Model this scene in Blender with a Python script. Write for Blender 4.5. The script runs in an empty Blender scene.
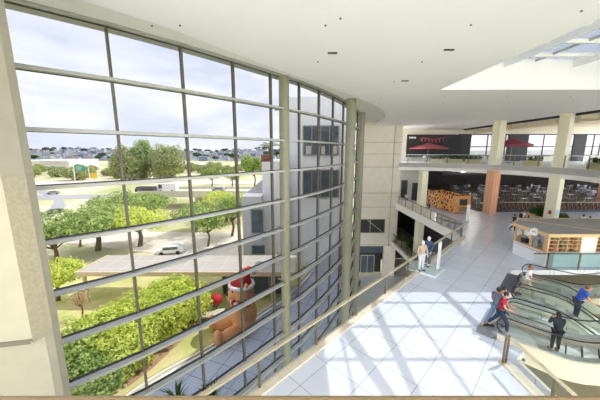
import bpy, bmesh, math, random
from mathutils import Vector, Matrix
random.seed(7)
sc = bpy.context.scene
COL = sc.collection
R = math.radians
EZ = 7.1; F = 271.0; TH = math.atan(48/271.0); CT = math.cos(TH); ST = math.sin(TH)
def ray(px, py):
    u = px-300.0; v = py-200.0
    return Vector((u, F*CT-v*ST, -(F*ST+v*CT)))
def onz(px, py, z):
    d = ray(px, py); t = (z-EZ)/d.z
    return Vector((d.x*t, d.y*t, z))
def atY(px, py, Y):
    d = ray(px, py); t = Y/d.y
    return Vector((d.x*t, Y, EZ+d.z*t))

# ------------------------------------------------------------------ mesh helper
class MB:
    def __init__(s): s.v = []; s.f = []; s.mi = []; s.cur = 0
    def add(s, vs, fs):
        n = len(s.v); s.v += [tuple(p) for p in vs]
        for f in fs: s.f.append(tuple(n+i for i in f)); s.mi.append(s.cur)
        return s
    def box(s, cx, cy, cz, sx, sy, sz, rot=0.0):
        c, n = math.cos(rot), math.sin(rot); vs = []
        for dz in (-.5, .5):
            for dx, dy in ((-.5,-.5),(.5,-.5),(.5,.5),(-.5,.5)):
                x, y = dx*sx, dy*sy
                vs.append((cx+x*c-y*n, cy+x*n+y*c, cz+dz*sz))
        return s.add(vs, [(3,2,1,0),(4,5,6,7),(0,1,5,4),(1,2,6,5),(2,3,7,6),(3,0,4,7)])
    def bb(s, x0, x1, y0, y1, z0, z1):
        return s.box((x0+x1)/2,(y0+y1)/2,(z0+z1)/2,abs(x1-x0),abs(y1-y0),abs(z1-z0))
    def beam(s, p0, p1, w, h, up=(0,0,1)):
        p0, p1 = Vector(p0), Vector(p1); d = (p1-p0).normalized(); u = Vector(up)
        if abs(d.dot(u)) > .99: u = Vector((0,1,0))
        r = d.cross(u).normalized(); q = r.cross(d).normalized()
        vs = [p+r*a*w/2+q*b*h/2 for p in (p0, p1) for a, b in ((-1,-1),(1,-1),(1,1),(-1,1))]
        return s.add(vs, [(0,1,2,3),(7,6,5,4),(4,5,1,0),(5,6,2,1),(6,7,3,2),(7,4,0,3)])
    def prism(s, poly, z0, z1):
        a = sum(poly[i][0]*poly[(i+1)%len(poly)][1]-poly[(i+1)%len(poly)][0]*poly[i][1] for i in range(len(poly)))
        if a < 0: poly = poly[::-1]
        n = len(poly)
        vs = [(p[0],p[1],z0) for p in poly]+[(p[0],p[1],z1) for p in poly]
        fs = [tuple(range(n-1,-1,-1)), tuple(range(n,2*n))]+[(i,(i+1)%n,n+(i+1)%n,n+i) for i in range(n)]
        return s.add(vs, fs)
    def tube(s, pts, r, n=8, caps=True):
        pts = [Vector(p) for p in pts]; rs = r if isinstance(r, (list,tuple)) else [r]*len(pts)
        vs = []; fs = []; m = len(pts); prev = None
        for i, p in enumerate(pts):
            d = (pts[min(i+1,m-1)]-pts[max(i-1,0)]).normalized()
            if prev is None: u = Vector((0,0,1)) if abs(d.z) < .9 else Vector((1,0,0)); u = (u-d*u.dot(d)).normalized()
            else: u = (prev-d*prev.dot(d)).normalized()
            prev = u; w = d.cross(u)
            for k in range(n):
                a = 2*math.pi*k/n; vs.append(p+(u*math.cos(a)+w*math.sin(a))*rs[i])
        for i in range(m-1):
            for k in range(n):
                fs.append((i*n+k, i*n+(k+1)%n, (i+1)*n+(k+1)%n, (i+1)*n+k))
        if caps: fs += [tuple(range(n-1,-1,-1)), tuple((m-1)*n+k for k in range(n))]
        return s.add(vs, fs)
    def cyl(s, x, y, z0, z1, r, n=24, r1=None):
        return s.tube([(x,y,z0),(x,y,z1)], [r, r if r1 is None else r1], n)
    def ell(s, c, rad, n=14, m=9, rot=None):
        vs = []; fs = []; c = Vector(c)
        for i in range(m+1):
            th = math.pi*i/m
            for k in range(n):
                a = 2*math.pi*k/n
                p = Vector((math.sin(th)*math.cos(a)*rad[0], math.sin(th)*math.sin(a)*rad[1], math.cos(th)*rad[2]))
                if rot is not None: p = rot @ p
                vs.append(c+p)
        for i in range(m):
            for k in range(n):
                fs.append((i*n+k,(i+1)*n+k,(i+1)*n+(k+1)%n,i*n+(k+1)%n))
        return s.add(vs, fs)
    def quad(s, a, b, c, d): return s.add([a,b,c,d], [(0,1,2,3)])
    def build(s, name, mats, parent=None, smooth=False, loc=None, rotz=0, bevel=0):
        me = bpy.data.meshes.new(name); me.from_pydata([tuple(p) for p in s.v], [], s.f)
        if not isinstance(mats, (list,tuple)): mats = [mats]
        for m in mats: me.materials.append(m)
        me.polygons.foreach_set('material_index', s.mi)
        if smooth: me.polygons.foreach_set('use_smooth', [True]*len(s.f))
        me.validate(); me.update()
        o = bpy.data.objects.new(name, me); COL.objects.link(o)
        if parent is not None: o.parent = parent
        if loc is not None: o.location = loc
        if rotz: o.rotation_euler = (0,0,rotz)
        if bevel:
            b = o.modifiers.new('b','BEVEL'); b.width = bevel; b.segments = 2; b.limit_method = 'ANGLE'
        return o
def tag(o, label, cat, group=None):
    o['label'] = label; o['category'] = cat
    if group: o['group'] = group
    return o
def struct(o): o['kind'] = 'structure'; return o
def thing(name, label, cat, loc=(0,0,0), rotz=0, group=None):
    o = bpy.data.objects.new(name, None); COL.objects.link(o); o.location = loc; o.rotation_euler = (0,0,rotz)
    o.empty_display_size = .2
    return tag(o, label, cat, group)
def dup(root, loc, rotz=0, label=None, group=None, scale=None):
    r = root.copy(); COL.objects.link(r); r.location = loc; r.rotation_euler = (0,0,rotz)
    if scale is not None: r.scale = (scale,)*3 if not isinstance(scale, tuple) else scale
    if label: r['label'] = label
    if group: r['group'] = group
    for ch in list(root.children):
        c = ch.copy(); COL.objects.link(c); c.parent = r
        for g in ch.children:
            d = g.copy(); COL.objects.link(d); d.parent = c
    return r
def catmull(P, step=12):
    out = []; n = len(P)
    for i in range(n-1):
        p0 = P[max(i-1,0)]; p1 = P[i]; p2 = P[i+1]; p3 = P[min(i+2,n-1)]
        for k in range(step):
            t = k/step
            out.append(tuple(.5*((2*b)+(-a+c)*t+(2*a-5*b+4*c-d)*t*t+(-a+3*b-3*c+d)*t**3) for a,b,c,d in zip(p0,p1,p2,p3)))
    out.append(tuple(P[-1])); return out
def resample(P, d, start=0.0):
    out = []; acc = 0; nxt = start
    for a, b in zip(P, P[1:]):
        L = math.dist(a, b)
        while L > 0 and nxt <= acc+L+1e-9:
            t = (nxt-acc)/L; out.append((a[0]+(b[0]-a[0])*t, a[1]+(b[1]-a[1])*t)); nxt += d
        acc += L
    return out
def offset(P, d):
    out = []
    for i, p in enumerate(P):
        a = P[max(i-1,0)]; b = P[min(i+1,len(P)-1)]
        tx, ty = b[0]-a[0], b[1]-a[1]; L = math.hypot(tx,ty) or 1
        out.append((p[0]+ty/L*d, p[1]-tx/L*d))
    return out   # d>0 = to the right of travel

# ------------------------------------------------------------------ materials
def lin(c): return tuple(((x/255)/12.92 if x/255 <= .04045 else ((x/255+.055)/1.055)**2.4) for x in c)+(1,)
def mat(name, rgb, rough=.6, metal=0, var=.06, scale=3.0, bump=0, spec=.5, rgb2=None):
    m = bpy.data.materials.new(name); m.use_nodes = True; nt = m.node_tree; b = nt.nodes['Principled BSDF']
    c = lin(rgb); b.inputs['Roughness'].default_value = rough; b.inputs['Metallic'].default_value = metal
    b.inputs['Specular IOR Level'].default_value = spec
    tc = nt.nodes.new('ShaderNodeTexCoord'); no = nt.nodes.new('ShaderNodeTexNoise')
    no.inputs['Scale'].default_value = scale; no.inputs['Detail'].default_value = 4
    nt.links.new(tc.outputs['Object'], no.inputs['Vector'])
    rp = nt.nodes.new('ShaderNodeValToRGB')
    c2 = lin(rgb2) if rgb2 else tuple(min(1,x*(1+var)) for x in c[:3])+(1,)
    c1 = c if rgb2 else tuple(x*(1-var) for x in c[:3])+(1,)
    rp.color_ramp.elements[0].color = c1; rp.color_ramp.elements[1].color = c2
    rp.color_ramp.elements[0].position = .35; rp.color_ramp.elements[1].position = .65
    nt.links.new(no.outputs['Fac'], rp.inputs['Fac']); nt.links.new(rp.outputs['Color'], b.inputs['Base Color'])
    if bump:
        bu = nt.nodes.new('ShaderNodeBump'); bu.inputs['Strength'].default_value = bump; bu.inputs['Distance'].default_value = .02
        nt.links.new(no.outputs['Fac'], bu.inputs['Height']); nt.links.new(bu.outputs['Normal'], b.inputs['Normal'])
    return m
def tile_mat(name, rgb, joint, size, rough=.25, rot=45, width=.015, var=.04, size_y=None, spec=.5):
    m = bpy.data.materials.new(name); m.use_nodes = True; nt = m.node_tree; b = nt.nodes['Principled BSDF']
    b.inputs['Roughness'].default_value = rough; b.inputs['Specular IOR Level'].default_value = spec
    tc = nt.nodes.new('ShaderNodeTexCoord'); mp = nt.nodes.new('ShaderNodeMapping'); mp.inputs['Rotation'].default_value = (0,0,R(rot))
    br = nt.nodes.new('ShaderNodeTexBrick'); br.offset = 0
    c = lin(rgb); br.inputs['Color1'].default_value = tuple(x*(1-var) for x in c[:3])+(1,)
    br.inputs['Color2'].default_value = tuple(min(1,x*(1+var)) for x in c[:3])+(1,)
    br.inputs['Mortar'].default_value = lin(joint); br.inputs['Scale'].default_value = 1
    br.inputs['Mortar Size'].default_value = width; br.inputs['Brick Width'].default_value = size
    br.inputs['Row Height'].default_value = size_y or size; br.inputs['Mortar Smooth'].default_value = .1
    nt.links.new(tc.outputs['Object'], mp.inputs['Vector']); nt.links.new(mp.outputs['Vector'], br.inputs['Vector'])
    nt.links.new(br.outputs['Color'], b.inputs['Base Color'])
    return m
def glass_mat(name, tint, gloss=.6, rough=.02, milk=None, milkf=0):
    m = bpy.data.materials.new(name); m.use_nodes = True; nt = m.node_tree; nt.nodes.clear()
    o = nt.nodes.new('ShaderNodeOutputMaterial'); t = nt.nodes.new('ShaderNodeBsdfTransparent'); t.inputs['Color'].default_value = tuple(tint)+(1,)
    g = nt.nodes.new('ShaderNodeBsdfGlossy'); g.inputs['Roughness'].default_value = rough
    fr = nt.nodes.new('ShaderNodeFresnel'); fr.inputs['IOR'].default_value = 1.45
    mu = nt.nodes.new('ShaderNodeMath'); mu.operation = 'MULTIPLY'; mu.inputs[1].default_value = gloss
    mx = nt.nodes.new('ShaderNodeMixShader')
    nt.links.new(fr.outputs[0], mu.inputs[0]); nt.links.new(mu.outputs[0], mx.inputs[0])
    nt.links.new(t.outputs[0], mx.inputs[1]); nt.links.new(g.outputs[0], mx.inputs[2])
    last = mx
    if milk:
        d = nt.nodes.new('ShaderNodeBsdfDiffuse'); d.inputs['Color'].default_value = lin(milk)
        m2 = nt.nodes.new('ShaderNodeMixShader'); m2.inputs[0].default_value = milkf
        nt.links.new(mx.outputs[0], m2.inputs[1]); nt.links.new(d.outputs[0], m2.inputs[2]); last = m2
    nt.links.new(last.outputs[0], o.inputs['Surface']); return m
def leaf_mat(name, a, b):
    m = bpy.data.materials.new(name); m.use_nodes = True; nt = m.node_tree; nt.nodes.clear()
    o = nt.nodes.new('ShaderNodeOutputMaterial'); d = nt.nodes.new('ShaderNodeBsdfDiffuse'); t = nt.nodes.new('ShaderNodeBsdfTranslucent')
    mx = nt.nodes.new('ShaderNodeMixShader'); mx.inputs[0].default_value = .45
    ge = nt.nodes.new('ShaderNodeNewGeometry'); no = nt.nodes.new('ShaderNodeTexNoise'); no.inputs['Scale'].default_value = 1.1; no.inputs['Detail'].default_value = 6
    rp = nt.nodes.new('ShaderNodeValToRGB'); rp.color_ramp.elements[0].position = .36; rp.color_ramp.elements[1].position = .62
    rp.color_ramp.elements[0].color = lin(a); rp.color_ramp.elements[1].color = lin(b)
    nt.links.new(ge.outputs['Position'], no.inputs['Vector']); nt.links.new(no.outputs['Fac'], rp.inputs['Fac'])
    for x in (d, t): nt.links.new(rp.outputs['Color'], x.inputs['Color'])
    nt.links.new(d.outputs[0], mx.inputs[1]); nt.links.new(t.outputs[0], mx.inputs[2]); nt.links.new(mx.outputs[0], o.inputs['Surface'])
    return m
M = {}
M['ceil'] = mat('white_ceiling_plaster', (238,238,243), .55, var=.012, scale=.6)
M['ceil2'] = mat('pale_soffit_plaster', (226,227,226), .7, var=.02)
M['floor'] = tile_mat('white_polished_tile', (216,220,234), (172,177,192), 1.28, rough=.18)
M['curb'] = mat('cream_stone_curb', (226,212,190), .4, var=.05, scale=8)
M['wallb'] = mat('beige_wall_cladding', (224,217,204), .7, var=.03, scale=1.5)
M['joint'] = mat('dark_joint', (158,150,134), .9)
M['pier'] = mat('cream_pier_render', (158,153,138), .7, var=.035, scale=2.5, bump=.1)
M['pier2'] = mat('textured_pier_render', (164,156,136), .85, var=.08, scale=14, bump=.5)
M['col'] = mat('sage_column_paint', (132,131,112), .45, var=.03)
M['colb'] = mat('cream_column_paint', (226,221,196), .6, var=.02)
M['fascia'] = mat('white_fascia_paint', (240,238,236), .5, var=.015)
M['frame'] = mat('grey_window_aluminium', (166,167,164), .38, .25, var=.03)
M['mull'] = mat('bronze_window_mullion', (96,92,82), .5, .3, var=.05)
M['gasket'] = mat('black_gasket', (48,48,48), .7)
M['glass'] = glass_mat('tinted_facade_glass', (.228,.231,.233), .32)
M['rail_glass'] = glass_mat('balustrade_glass', (.86,.91,.90), .8)
M['esc_glass'] = glass_mat('green_escalator_glass', (.95,.975,.962), .9)
M['sky_glass'] = glass_mat('skylight_glass', (.42,.44,.46), .3)
M['rail'] = mat('champagne_handrail_metal', (206,192,160), .3, .5, var=.03)
M['post'] = mat('bronze_post_metal', (120,108,88), .35, .6)
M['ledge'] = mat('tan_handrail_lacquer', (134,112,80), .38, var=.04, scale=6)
M['steel'] = mat('brushed_steel', (190,196,192), .3, .7)
M['rubber'] = mat('black_rubber', (24,25,28), .45)
M['step'] = mat('ribbed_step_metal', (208,214,208), .35, .1, var=.1, scale=30)
M['mat'] = mat('dark_grey_entry_mat', (100,102,108), .95, var=.08, scale=40)
M['skirt'] = mat('cream_escalator_panel', (226,216,200), .4, var=.03)
M['greenp'] = mat('pale_green_truss_panel', (230,234,216), .45, var=.04)
M['white'] = mat('white_paint', (238,238,238), .5, var=.02)
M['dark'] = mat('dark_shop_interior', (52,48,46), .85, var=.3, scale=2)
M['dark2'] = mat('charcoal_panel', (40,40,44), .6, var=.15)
M['orange'] = mat('orange_wood', (206,140,76), .5, var=.12, scale=6)
M['wood'] = mat('light_plywood', (222,186,140), .5, var=.08, scale=5)
M['roofg'] = mat('grey_kiosk_roof', (150,148,146), .6, var=.05)
M['blue'] = mat('pale_blue_panel', (176,206,218), .4, var=.03)
M['red'] = mat('red_fabric', (186,36,44), .7, var=.08)
M['umb'] = mat('dusty_red_umbrella_canvas', (158,76,88), .8, var=.1)
M['paving'] = tile_mat('pale_paving_slab', (196,204,222), (128,134,150), 1.9, rough=.7, rot=20, width=.035)
M['gfloor'] = tile_mat('grey_hall_floor', (206,206,206), (170,170,170), 1.5, rough=.25)
M['lawn'] = mat('sunny_lawn', (190,194,114), .95, scale=.5, rgb2=(224,210,154))
M['ground'] = mat('dry_grass_ground', (176,180,122), .95, scale=.06, rgb2=(226,212,184))
M['asphalt'] = mat('grey_asphalt', (168,168,172), .9, var=.06, scale=.8)
M['plaza'] = mat('pale_plaza_concrete', (224,214,204), .85, var=.06, scale=.3)
M['soil'] = mat('reddish_soil', (188,150,124), .95, var=.15, scale=2)
M['concrete'] = mat('beige_concrete', (206,200,184), .85, var=.06, scale=.6)
M['lime'] = leaf_mat('lime_leaves', (168,190,66), (242,246,136))
M['mid'] = leaf_mat('green_leaves', (112,144,84), (202,218,132))
M['olive'] = leaf_mat('olive_leaves', (132,148,92), (206,210,150))
M['bushm'] = leaf_mat('dark_bush_leaves', (44,70,36), (86,112,60))
M['pinkl'] = leaf_mat('pinkish_twigs', (180,150,120), (214,190,160))
M['bark'] = mat('brown_bark', (112,92,72), .95, var=.2, scale=6)
M['bwhite'] = tile_mat('white_panel_wall', (250,250,252), (196,198,204), 3.0, rough=.6, rot=0, width=.03, size_y=1.2)
M['bglass'] = mat('dark_window_glass', (86,100,108), .08, var=.2, scale=.4)
M['terra'] = mat('terracotta_box', (138,70,56), .7, var=.1)
M['panelroof'] = tile_mat('pale_canopy_roof', (186,178,168), (206,199,190), 2.4, rough=.6, rot=0, width=.07)
M['tan'] = mat('tan_canopy_edge', (220,198,164), .7, var=.05)
M['bear'] = mat('golden_brown_plush', (236,172,116), .95, var=.1, scale=6)
M['plushw'] = mat('white_plush', (240,236,236), .9, var=.04)
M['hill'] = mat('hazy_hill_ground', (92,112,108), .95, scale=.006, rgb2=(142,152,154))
M['house'] = mat('far_haze_house_wall', (190,190,202), .8, var=.1, scale=.02)
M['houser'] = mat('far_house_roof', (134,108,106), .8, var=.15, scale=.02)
M['hway'] = mat('pale_warehouse', (238,236,234), .7, var=.03, scale=.05)
M['signg'] = mat('green_road_sign', (64,158,132), .6)
M['signy'] = mat('yellow_road_sign', (236,196,60), .6)
M['carw'] = mat('white_car_paint', (240,240,242), .25)
M['card'] = mat('dark_car_paint', (60,62,70), .25)
M['cars'] = mat('silver_car_paint', (176,180,186), .25, .4)
M['tyre'] = mat('tyre_rubber', (30,30,30), .8)
M['skin'] = mat('skin_tone', (206,158,128), .6, var=.03)
M['skin2'] = mat('brown_skin_tone', (158,112,84), .6, var=.03)
M['hair'] = mat('dark_hair', (34,26,24), .6, var=.2, scale=30)
M['hairb'] = mat('brown_hair', (120,84,60), .6, var=.2, scale=30)
M['shgrey'] = mat('grey_shirt', (104,108,118), .85)
M['shred'] = mat('crimson_shirt', (178,36,64), .85)
M['shwhite'] = mat('white_shirt', (236,234,240), .85)
M['shblue'] = mat('blue_shirt', (54,84,186), .85)
M['shblack'] = mat('black_top', (40,42,52), .85)
M['jeans'] = mat('blue_jeans', (110,134,164), .9)
M['jeansd'] = mat('dark_jeans', (52,66,96), .9)
M['khaki'] = mat('khaki_trousers', (196,178,148), .9)
M['black'] = mat('black_cloth', (30,30,36), .9)
M['navy'] = mat('navy_cloth', (70,88,122), .9)
M['beigecl'] = mat('tan_cloth', (206,182,160), .9)
M['shoe'] = mat('dark_shoe', (34,32,34), .6)
M['mann'] = mat('white_mannequin_shell', (240,238,238), .35, var=.01)
M['teal'] = mat('pale_teal_plinth', (214,234,230), .3, var=.03)
M['paperb'] = mat('paper_notice_blue', (186,206,222), .7)
M['potc'] = mat('cream_planter', (226,212,168), .6)
M['goods'] = mat('mixed_goods', (120,84,60), .7, scale=5, rgb2=(214,196,160))
M['patwood'] = None
# lattice-look orange panel (voronoi holes)
def lattice(name, a, b, sc_):
    m = bpy.data.materials.new(name); m.use_nodes = True; nt = m.node_tree; bs = nt.nodes['Principled BSDF']
    tc = nt.nodes.new('ShaderNodeTexCoord'); vo = nt.nodes.new('ShaderNodeTexVoronoi'); vo.feature = 'DISTANCE_TO_EDGE'; vo.inputs['Scale'].default_value = sc_
    rp = nt.nodes.new('ShaderNodeValToRGB'); rp.color_ramp.interpolation = 'CONSTANT'
    rp.color_ramp.elements[0].color = lin(a); rp.color_ramp.elements[1].color = lin(b); rp.color_ramp.elements[1].position = .16
    nt.links.new(tc.outputs['Object'], vo.inputs['Vector']); nt.links.new(vo.outputs['Distance'], rp.inputs['Fac']); nt.links.new(rp.outputs['Color'], bs.inputs['Base Color'])
    return m
M['lattice'] = lattice('pierced_orange_wood', (226,160,84), (76,48,32), 1.9)
M['brick'] = tile_mat('salmon_brick', (226,160,118), (226,200,176), .3, rough=.8, rot=0, width=.02, size_y=.12, var=.15)

# ------------------------------------------------------------------ levels
U = 5.65; B = -5.5; G = -11.0; CZ = 10.6; HEAD = 11.0
# ================= camera, world, sun
cam = bpy.data.objects.new('camera', bpy.data.cameras.new('camera')); COL.objects.link(cam)
cam.data.sensor_width = 36; cam.data.lens = F/600*36; cam.location = (0,0,EZ); cam.rotation_euler = (R(90)-TH,0,0)
cam.data.clip_start = .05; cam.data.clip_end = 6000; sc.camera = cam
w = bpy.data.worlds.new('sky'); sc.world = w; w.use_nodes = True; nt = w.node_tree; bg = nt.nodes['Background']
tc = nt.nodes.new('ShaderNodeTexCoord'); mp = nt.nodes.new('ShaderNodeMapping'); mp.inputs['Scale'].default_value = (1.3,1.3,4.2); mp.inputs['Location'].default_value = (.6,.2,0)
no = nt.nodes.new('ShaderNodeTexNoise'); no.inputs['Scale'].default_value = 2.0; no.inputs['Detail'].default_value = 9; no.inputs['Roughness'].default_value = .56; no.inputs['Distortion'].default_value = .25
rp = nt.nodes.new('ShaderNodeValToRGB'); e = rp.color_ramp.elements
e[0].position = .36; e[0].color = (.62,.66,.79,1); e[1].position = .64; e[1].color = (.90,.895,.91,1)
m_ = e.new(.5); m_.color = (.76,.785,.87,1)
nt.links.new(tc.outputs['Generated'], mp.inputs['Vector']); nt.links.new(mp.outputs['Vector'], no.inputs['Vector'])
nt.links.new(no.outputs['Fac'], rp.inputs['Fac']); nt.links.new(rp.outputs['Color'], bg.inputs['Color']); bg.inputs['Strength'].default_value = 2.8
sun = bpy.data.objects.new('sun', bpy.data.lights.new('sun','SUN')); COL.objects.link(sun)
sun.data.energy = 7.2; sun.data.angle = R(.6); sun.data.color = (1,.975,.94)
SD = Vector((-.67,-.28,-1)).normalized(); sun.rotation_euler = SD.to_track_quat('-Z','Y').to_euler(); sun.location = (20,20,40)
sc.view_settings.view_transform = 'Standard'; sc.view_settings.look = 'None'; sc.view_settings.gamma = 1; sc.view_settings.exposure = 0.9
sc.view_settings.use_curve_mapping = False
sc.cycles.max_bounces = 8; sc.cycles.transparent_max_bounces = 24; sc.cycles.diffuse_bounces = 5
sc.cycles.caustics_reflective = False; sc.cycles.caustics_refractive = False

# ================= plan curves
GL = catmull([(-12.6,4.2),(-10.3,5.6),(-8.1,7.3),(-5.98,9.14),(-4.4,10.78),(-2.92,12.5),(-1.54,14.2),(.41,16.7),(1.65,18.8),(3.05,21.3),(4.6,24.8),(5.9,28.6),(7.0,32.8),(7.95,37.7)], 16)
SE = catmull([(-10.5,3.0),(-7,5.4),(-4.1,8.14),(-2.6,10.2),(-.45,13.15),(1.64,15.65),(4.0,19),(6.45,22.8),(8.2,27),(9.6,32.5),(10.3,37.7)], 10)
# ================= floors
def slab(name, poly, top, th, m, fm=None):
    b = MB(); b.prism(poly, top-th, top); return struct(b.build(name, m))
FA = [(-11.35,-3),(7.5,-3),(7.5,8.3),(8.15,8.74),(7.1,9.72),(12.9,15.52),(74,15.52),(74,60),(13.7,60),(13.7,37.7),(14.05,22.4)]
slab('floor', FA, 0, .3, M['floor'])
# fascia bands of the hall floor
def band(name, pts, z0, z1, th, m, side=1):
    b = MB(); o = offset(pts, th*side)
    for i in range(len(pts)-1):
        b.prism([pts[i],pts[i+1],o[i+1],o[i]], z0, z1)
    return struct(b.build(name, m))
band('trim_1', [(-11.35,-3),(14.05,22.4),(13.7,37.65)], -.85, -.01, .12, M['fascia'], -1)
band('trim_2', [(7.62,-3),(7.62,8.3)], -.9, -.01, .11, M['skirt'], -1)
# upper floor: far balcony
UE = catmull([(13.6,37.68),(16.5,37.0),(20,34.9),(22.9,31.2),(24.2,27.3),(24.4,24),(23.4,20.5),(21.5,16.5),(19.5,12),(18,7),(17.5,-3)], 8)
slab('floor_upper', UE+[(48,-3),(48,38),(74,38),(74,58.3),(14,58.3),(14,37.9)], U, .6, M['ceil2'])
band('trim_3', UE, U-1.0, U+.02, .18, M['fascia'], -1)
band('trim_4', offset(UE,-.9), U-1.12, U-.7, .25, M['ceil2'], -1)
# camera-side floor
slab('floor_near', [(-9,-6),(17.3,-6),(17.3,.36),(-9,.36)], U, .5, M['ceil2'])
# level below, ground level hall
slab('floor_lower', [(13.35,45),(13.35,24),(16,18),(9,12),(9,-3),(46,-3),(46,45)], B, .35, mat('beige_lower_floor', (172,164,138), .5, var=.03))
band('trim_5', [(13.4,37.6),(13.4,24),(15.9,17.9)], B-.75, B+.02, .12, M['fascia'], 1)
inG = [p for p in GL]
slab('floor_hall', inG+[(46,37.7),(46,-3),(-12.6,-3)], G, .3, M['gfloor'])

# ================= back wall
b = MB(); b.prism([(7.9,37.7),(13.95,37.7),(13.95,38.3),(7.9,38.3)], G+4.6, CZ)   # above the shopfront opening
b.prism([(12.3,37.7),(13.95,37.7),(13.95,38.3),(12.3,38.3)], G, G+4.6)
b.bb(7.9,11.2,37.7,38.3,CZ,HEAD+.3)
struct(b.build('wall_back', M['wallb']))
b = MB()
for zz in (8.4, atY(370,154,37.7).z, atY(370,167,37.7).z, atY(370,193,37.7).z, atY(370,207,37.7).z, atY(370,245,37.7).z):
    b.bb(7.9,13.9,37.67,37.71,zz-.035,zz+.02)
x = atY(391,200,37.7).x; b.bb(x-.03,x+.03,37.655,37.7,G+4.6,10.6)
struct(b.build('trim_6', M['joint']))
t = thing('shop_window','dark rectangular window high in the beige end wall','window',(0,0,0))
a0 = atY(358.5,219.5,37.6); a1 = atY(384,232.5,37.6)
b = MB(); b.bb(a0.x,a1.x,37.63,37.66,a1.z,a0.z); b.build('pane', M['dark2'], t)
b = MB()
for (p,q) in (((a0.x,37.6,a0.z),(a1.x,37.6,a0.z)),((a0.x,37.6,a1.z),(a1.x,37.6,a1.z)),((a0.x,37.6,a0.z),(a0.x,37.6,a1.z)),((a1.x,37.6,a0.z),(a1.x,37.6,a1.z))): b.beam(p,q,.1,.1,(0,1,0))
b.build('window_frame', M['post'], t)
b = MB(); b.beam((a0.x+1.2,37.6,a0.z),(a1.x-.3,37.6,a1.z+.1),.05,.3,(0,1,0)); b.beam((a0.x+1.7,37.6,a0.z),(a0.x+1.7,37.6,a1.z),.05,.1,(0,1,0)); b.build('stair_rail', M['steel'], t)
# storefront on the ground level
t = thing('shop_front','dark glazed shop entrance at the foot of the beige end wall','shop front',(0,0,0))
MB().bb(7.9,12.3,39.0,39.1,G,G+4.6).build('back_panel', M['dark'], t)
MB().bb(9.2,11.2,38.8,38.9,G,G+2.8).build('door', M['bglass'], t)
b = MB()
for xx in (9.2,10.2,11.2): b.bb(xx-.05,xx+.05,38.7,38.8,G,G+2.8)
b.bb(9.2,11.2,38.7,38.8,G+2.7,G+2.85); b.build('door_frame', M['steel'], t)
MB().bb(7.95,12.25,38.4,38.5,G+3.3,G+4.3).build('shop_sign', M['bglass'], t)

# ================= ceiling
b = MB()
west = [p for p in SE]+[(13.2,37.7),(46,37.7)]
b.prism([p for p in SE]+[(8,37.7),(8,-3),(-10.5,-3)] if False else SE+[(8.0,37.7)], CZ, CZ+.35) if False else None
# west piece: strips between the slab edge curve and x=8, beyond y=27 the edge is right of x=8
def edge_x(y):
    for p, q in zip(SE, SE[1:]):
        if p[1] <= y <= q[1]: return p[0]+(q[0]-p[0])*(y-p[1])/(q[1]-p[1])
    return SE[0][0]
ys = sorted(set([p[1] for p in SE]+[16.3]))
for y0, y1 in zip(ys, ys[1:]):
    xr = 8.0 if y1 <= 16.3+1e-6 else 25.2
    b.prism([(edge_x(y0),y0),(xr,y0),(xr,y1),(edge_x(y1),y1)], CZ, CZ+.35)
b.bb(-10.5,8.0,-3,3.0,CZ,CZ+.35)
b.bb(8,20,-3,1,CZ,CZ+.35); b.bb(20,25.2,-3,16.3,CZ,CZ+.35); b.bb(13.2,25.2,37.7,45,CZ,CZ+.35)
struct(b.build('ceiling', M['ceil']))
b = MB()   # higher strip along the glass, its shade put into a greyer plaster
G2 = resample(GL, 1.0)
SEo = SE
def nearest(curve, p): return min(curve, key=lambda q: math.dist(p,q))
for p, q in zip(G2, G2[1:]):
    a, c = nearest(SEo,p), nearest(SEo,q)
    po = (p[0]-.5,p[1]+.4); qo = (q[0]-.5,q[1]+.4)
    aa = (a[0]+.6,a[1]-.4); cc = (c[0]+.6,c[1]-.4)
    b.prism([po,qo,cc,aa], HEAD-.05, HEAD+.3)
b.bb(6.6,14,33.5,38.4,HEAD+.3,HEAD+.45)
struct(b.build('ceiling_edge', M['ceil2']))
# beyond the dark slot: far terrace ceiling
b = MB(); b.bb(25.97,45,-3,38,CZ-.12,CZ+.3); b.bb(25.97,60,38,45,CZ-.12,CZ+.3); struct(b.build('ceiling_terrace', M['ceil2']))
b = MB(); b.bb(25.2,25.9,-3,45,CZ+.3,CZ+.5); b.bb(25.9,25.97,-3,45,CZ-.14,CZ+.3); struct(b.build('trim_7', M['dark2']))  # charcoal faces put the shade of the ceiling slot into colour
b = MB()
for yy in range(6,44,4): b.bb(26.0,45,yy,yy+.35,CZ-.42,CZ-.12)
b.bb(27.5,27.9,-3,45,CZ-.6,CZ-.12); struct(b.build('trim_8', mat('warm_beam_paint',(224,210,186),.6)))
# recess walls of the skylight
b = MB(); b.bb(7.85,8,1,16.45,CZ+.35,12.2); b.bb(8,20,16.3,16.45,CZ+.35,12.2); b.bb(20,20.15,1,16.45,CZ+.35,12.2); b.bb(8,20,.85,1,CZ+.35,12.2)
struct(b.build('wall_skylight', M['ceil']))
sk = bpy.data.objects.new('window_2', None); COL.objects.link(sk); struct(sk)
b = MB(); b.bb(8,20,1,16.3,12.2,12.22); b.build('pane', M['sky_glass'], sk)
for yy in (15.3,13.5,11.7,9.9,8.1,6.3,4.5,2.7): MB().bb(8,20,yy-.07,yy+.07,12.02,12.19).build('crossbar', M['white'], sk)
for xx in (11.5,15.4,19.0): MB().bb(xx-.06,xx+.06,1,16.3,11.8,12.19).build('roof_beam', M['ceil2'], sk)
for xx in (9.75,13.2,17.2): MB().bb(xx-.035,xx+.035,1,16.3,12.08,12.19).build('glazing_bar', M['frame'], sk)
MB().beam((9.3,15.3,11.95),(11.4,7.4,11.95),.32,.2).build('brace', M['ceil2'], sk)

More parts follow.
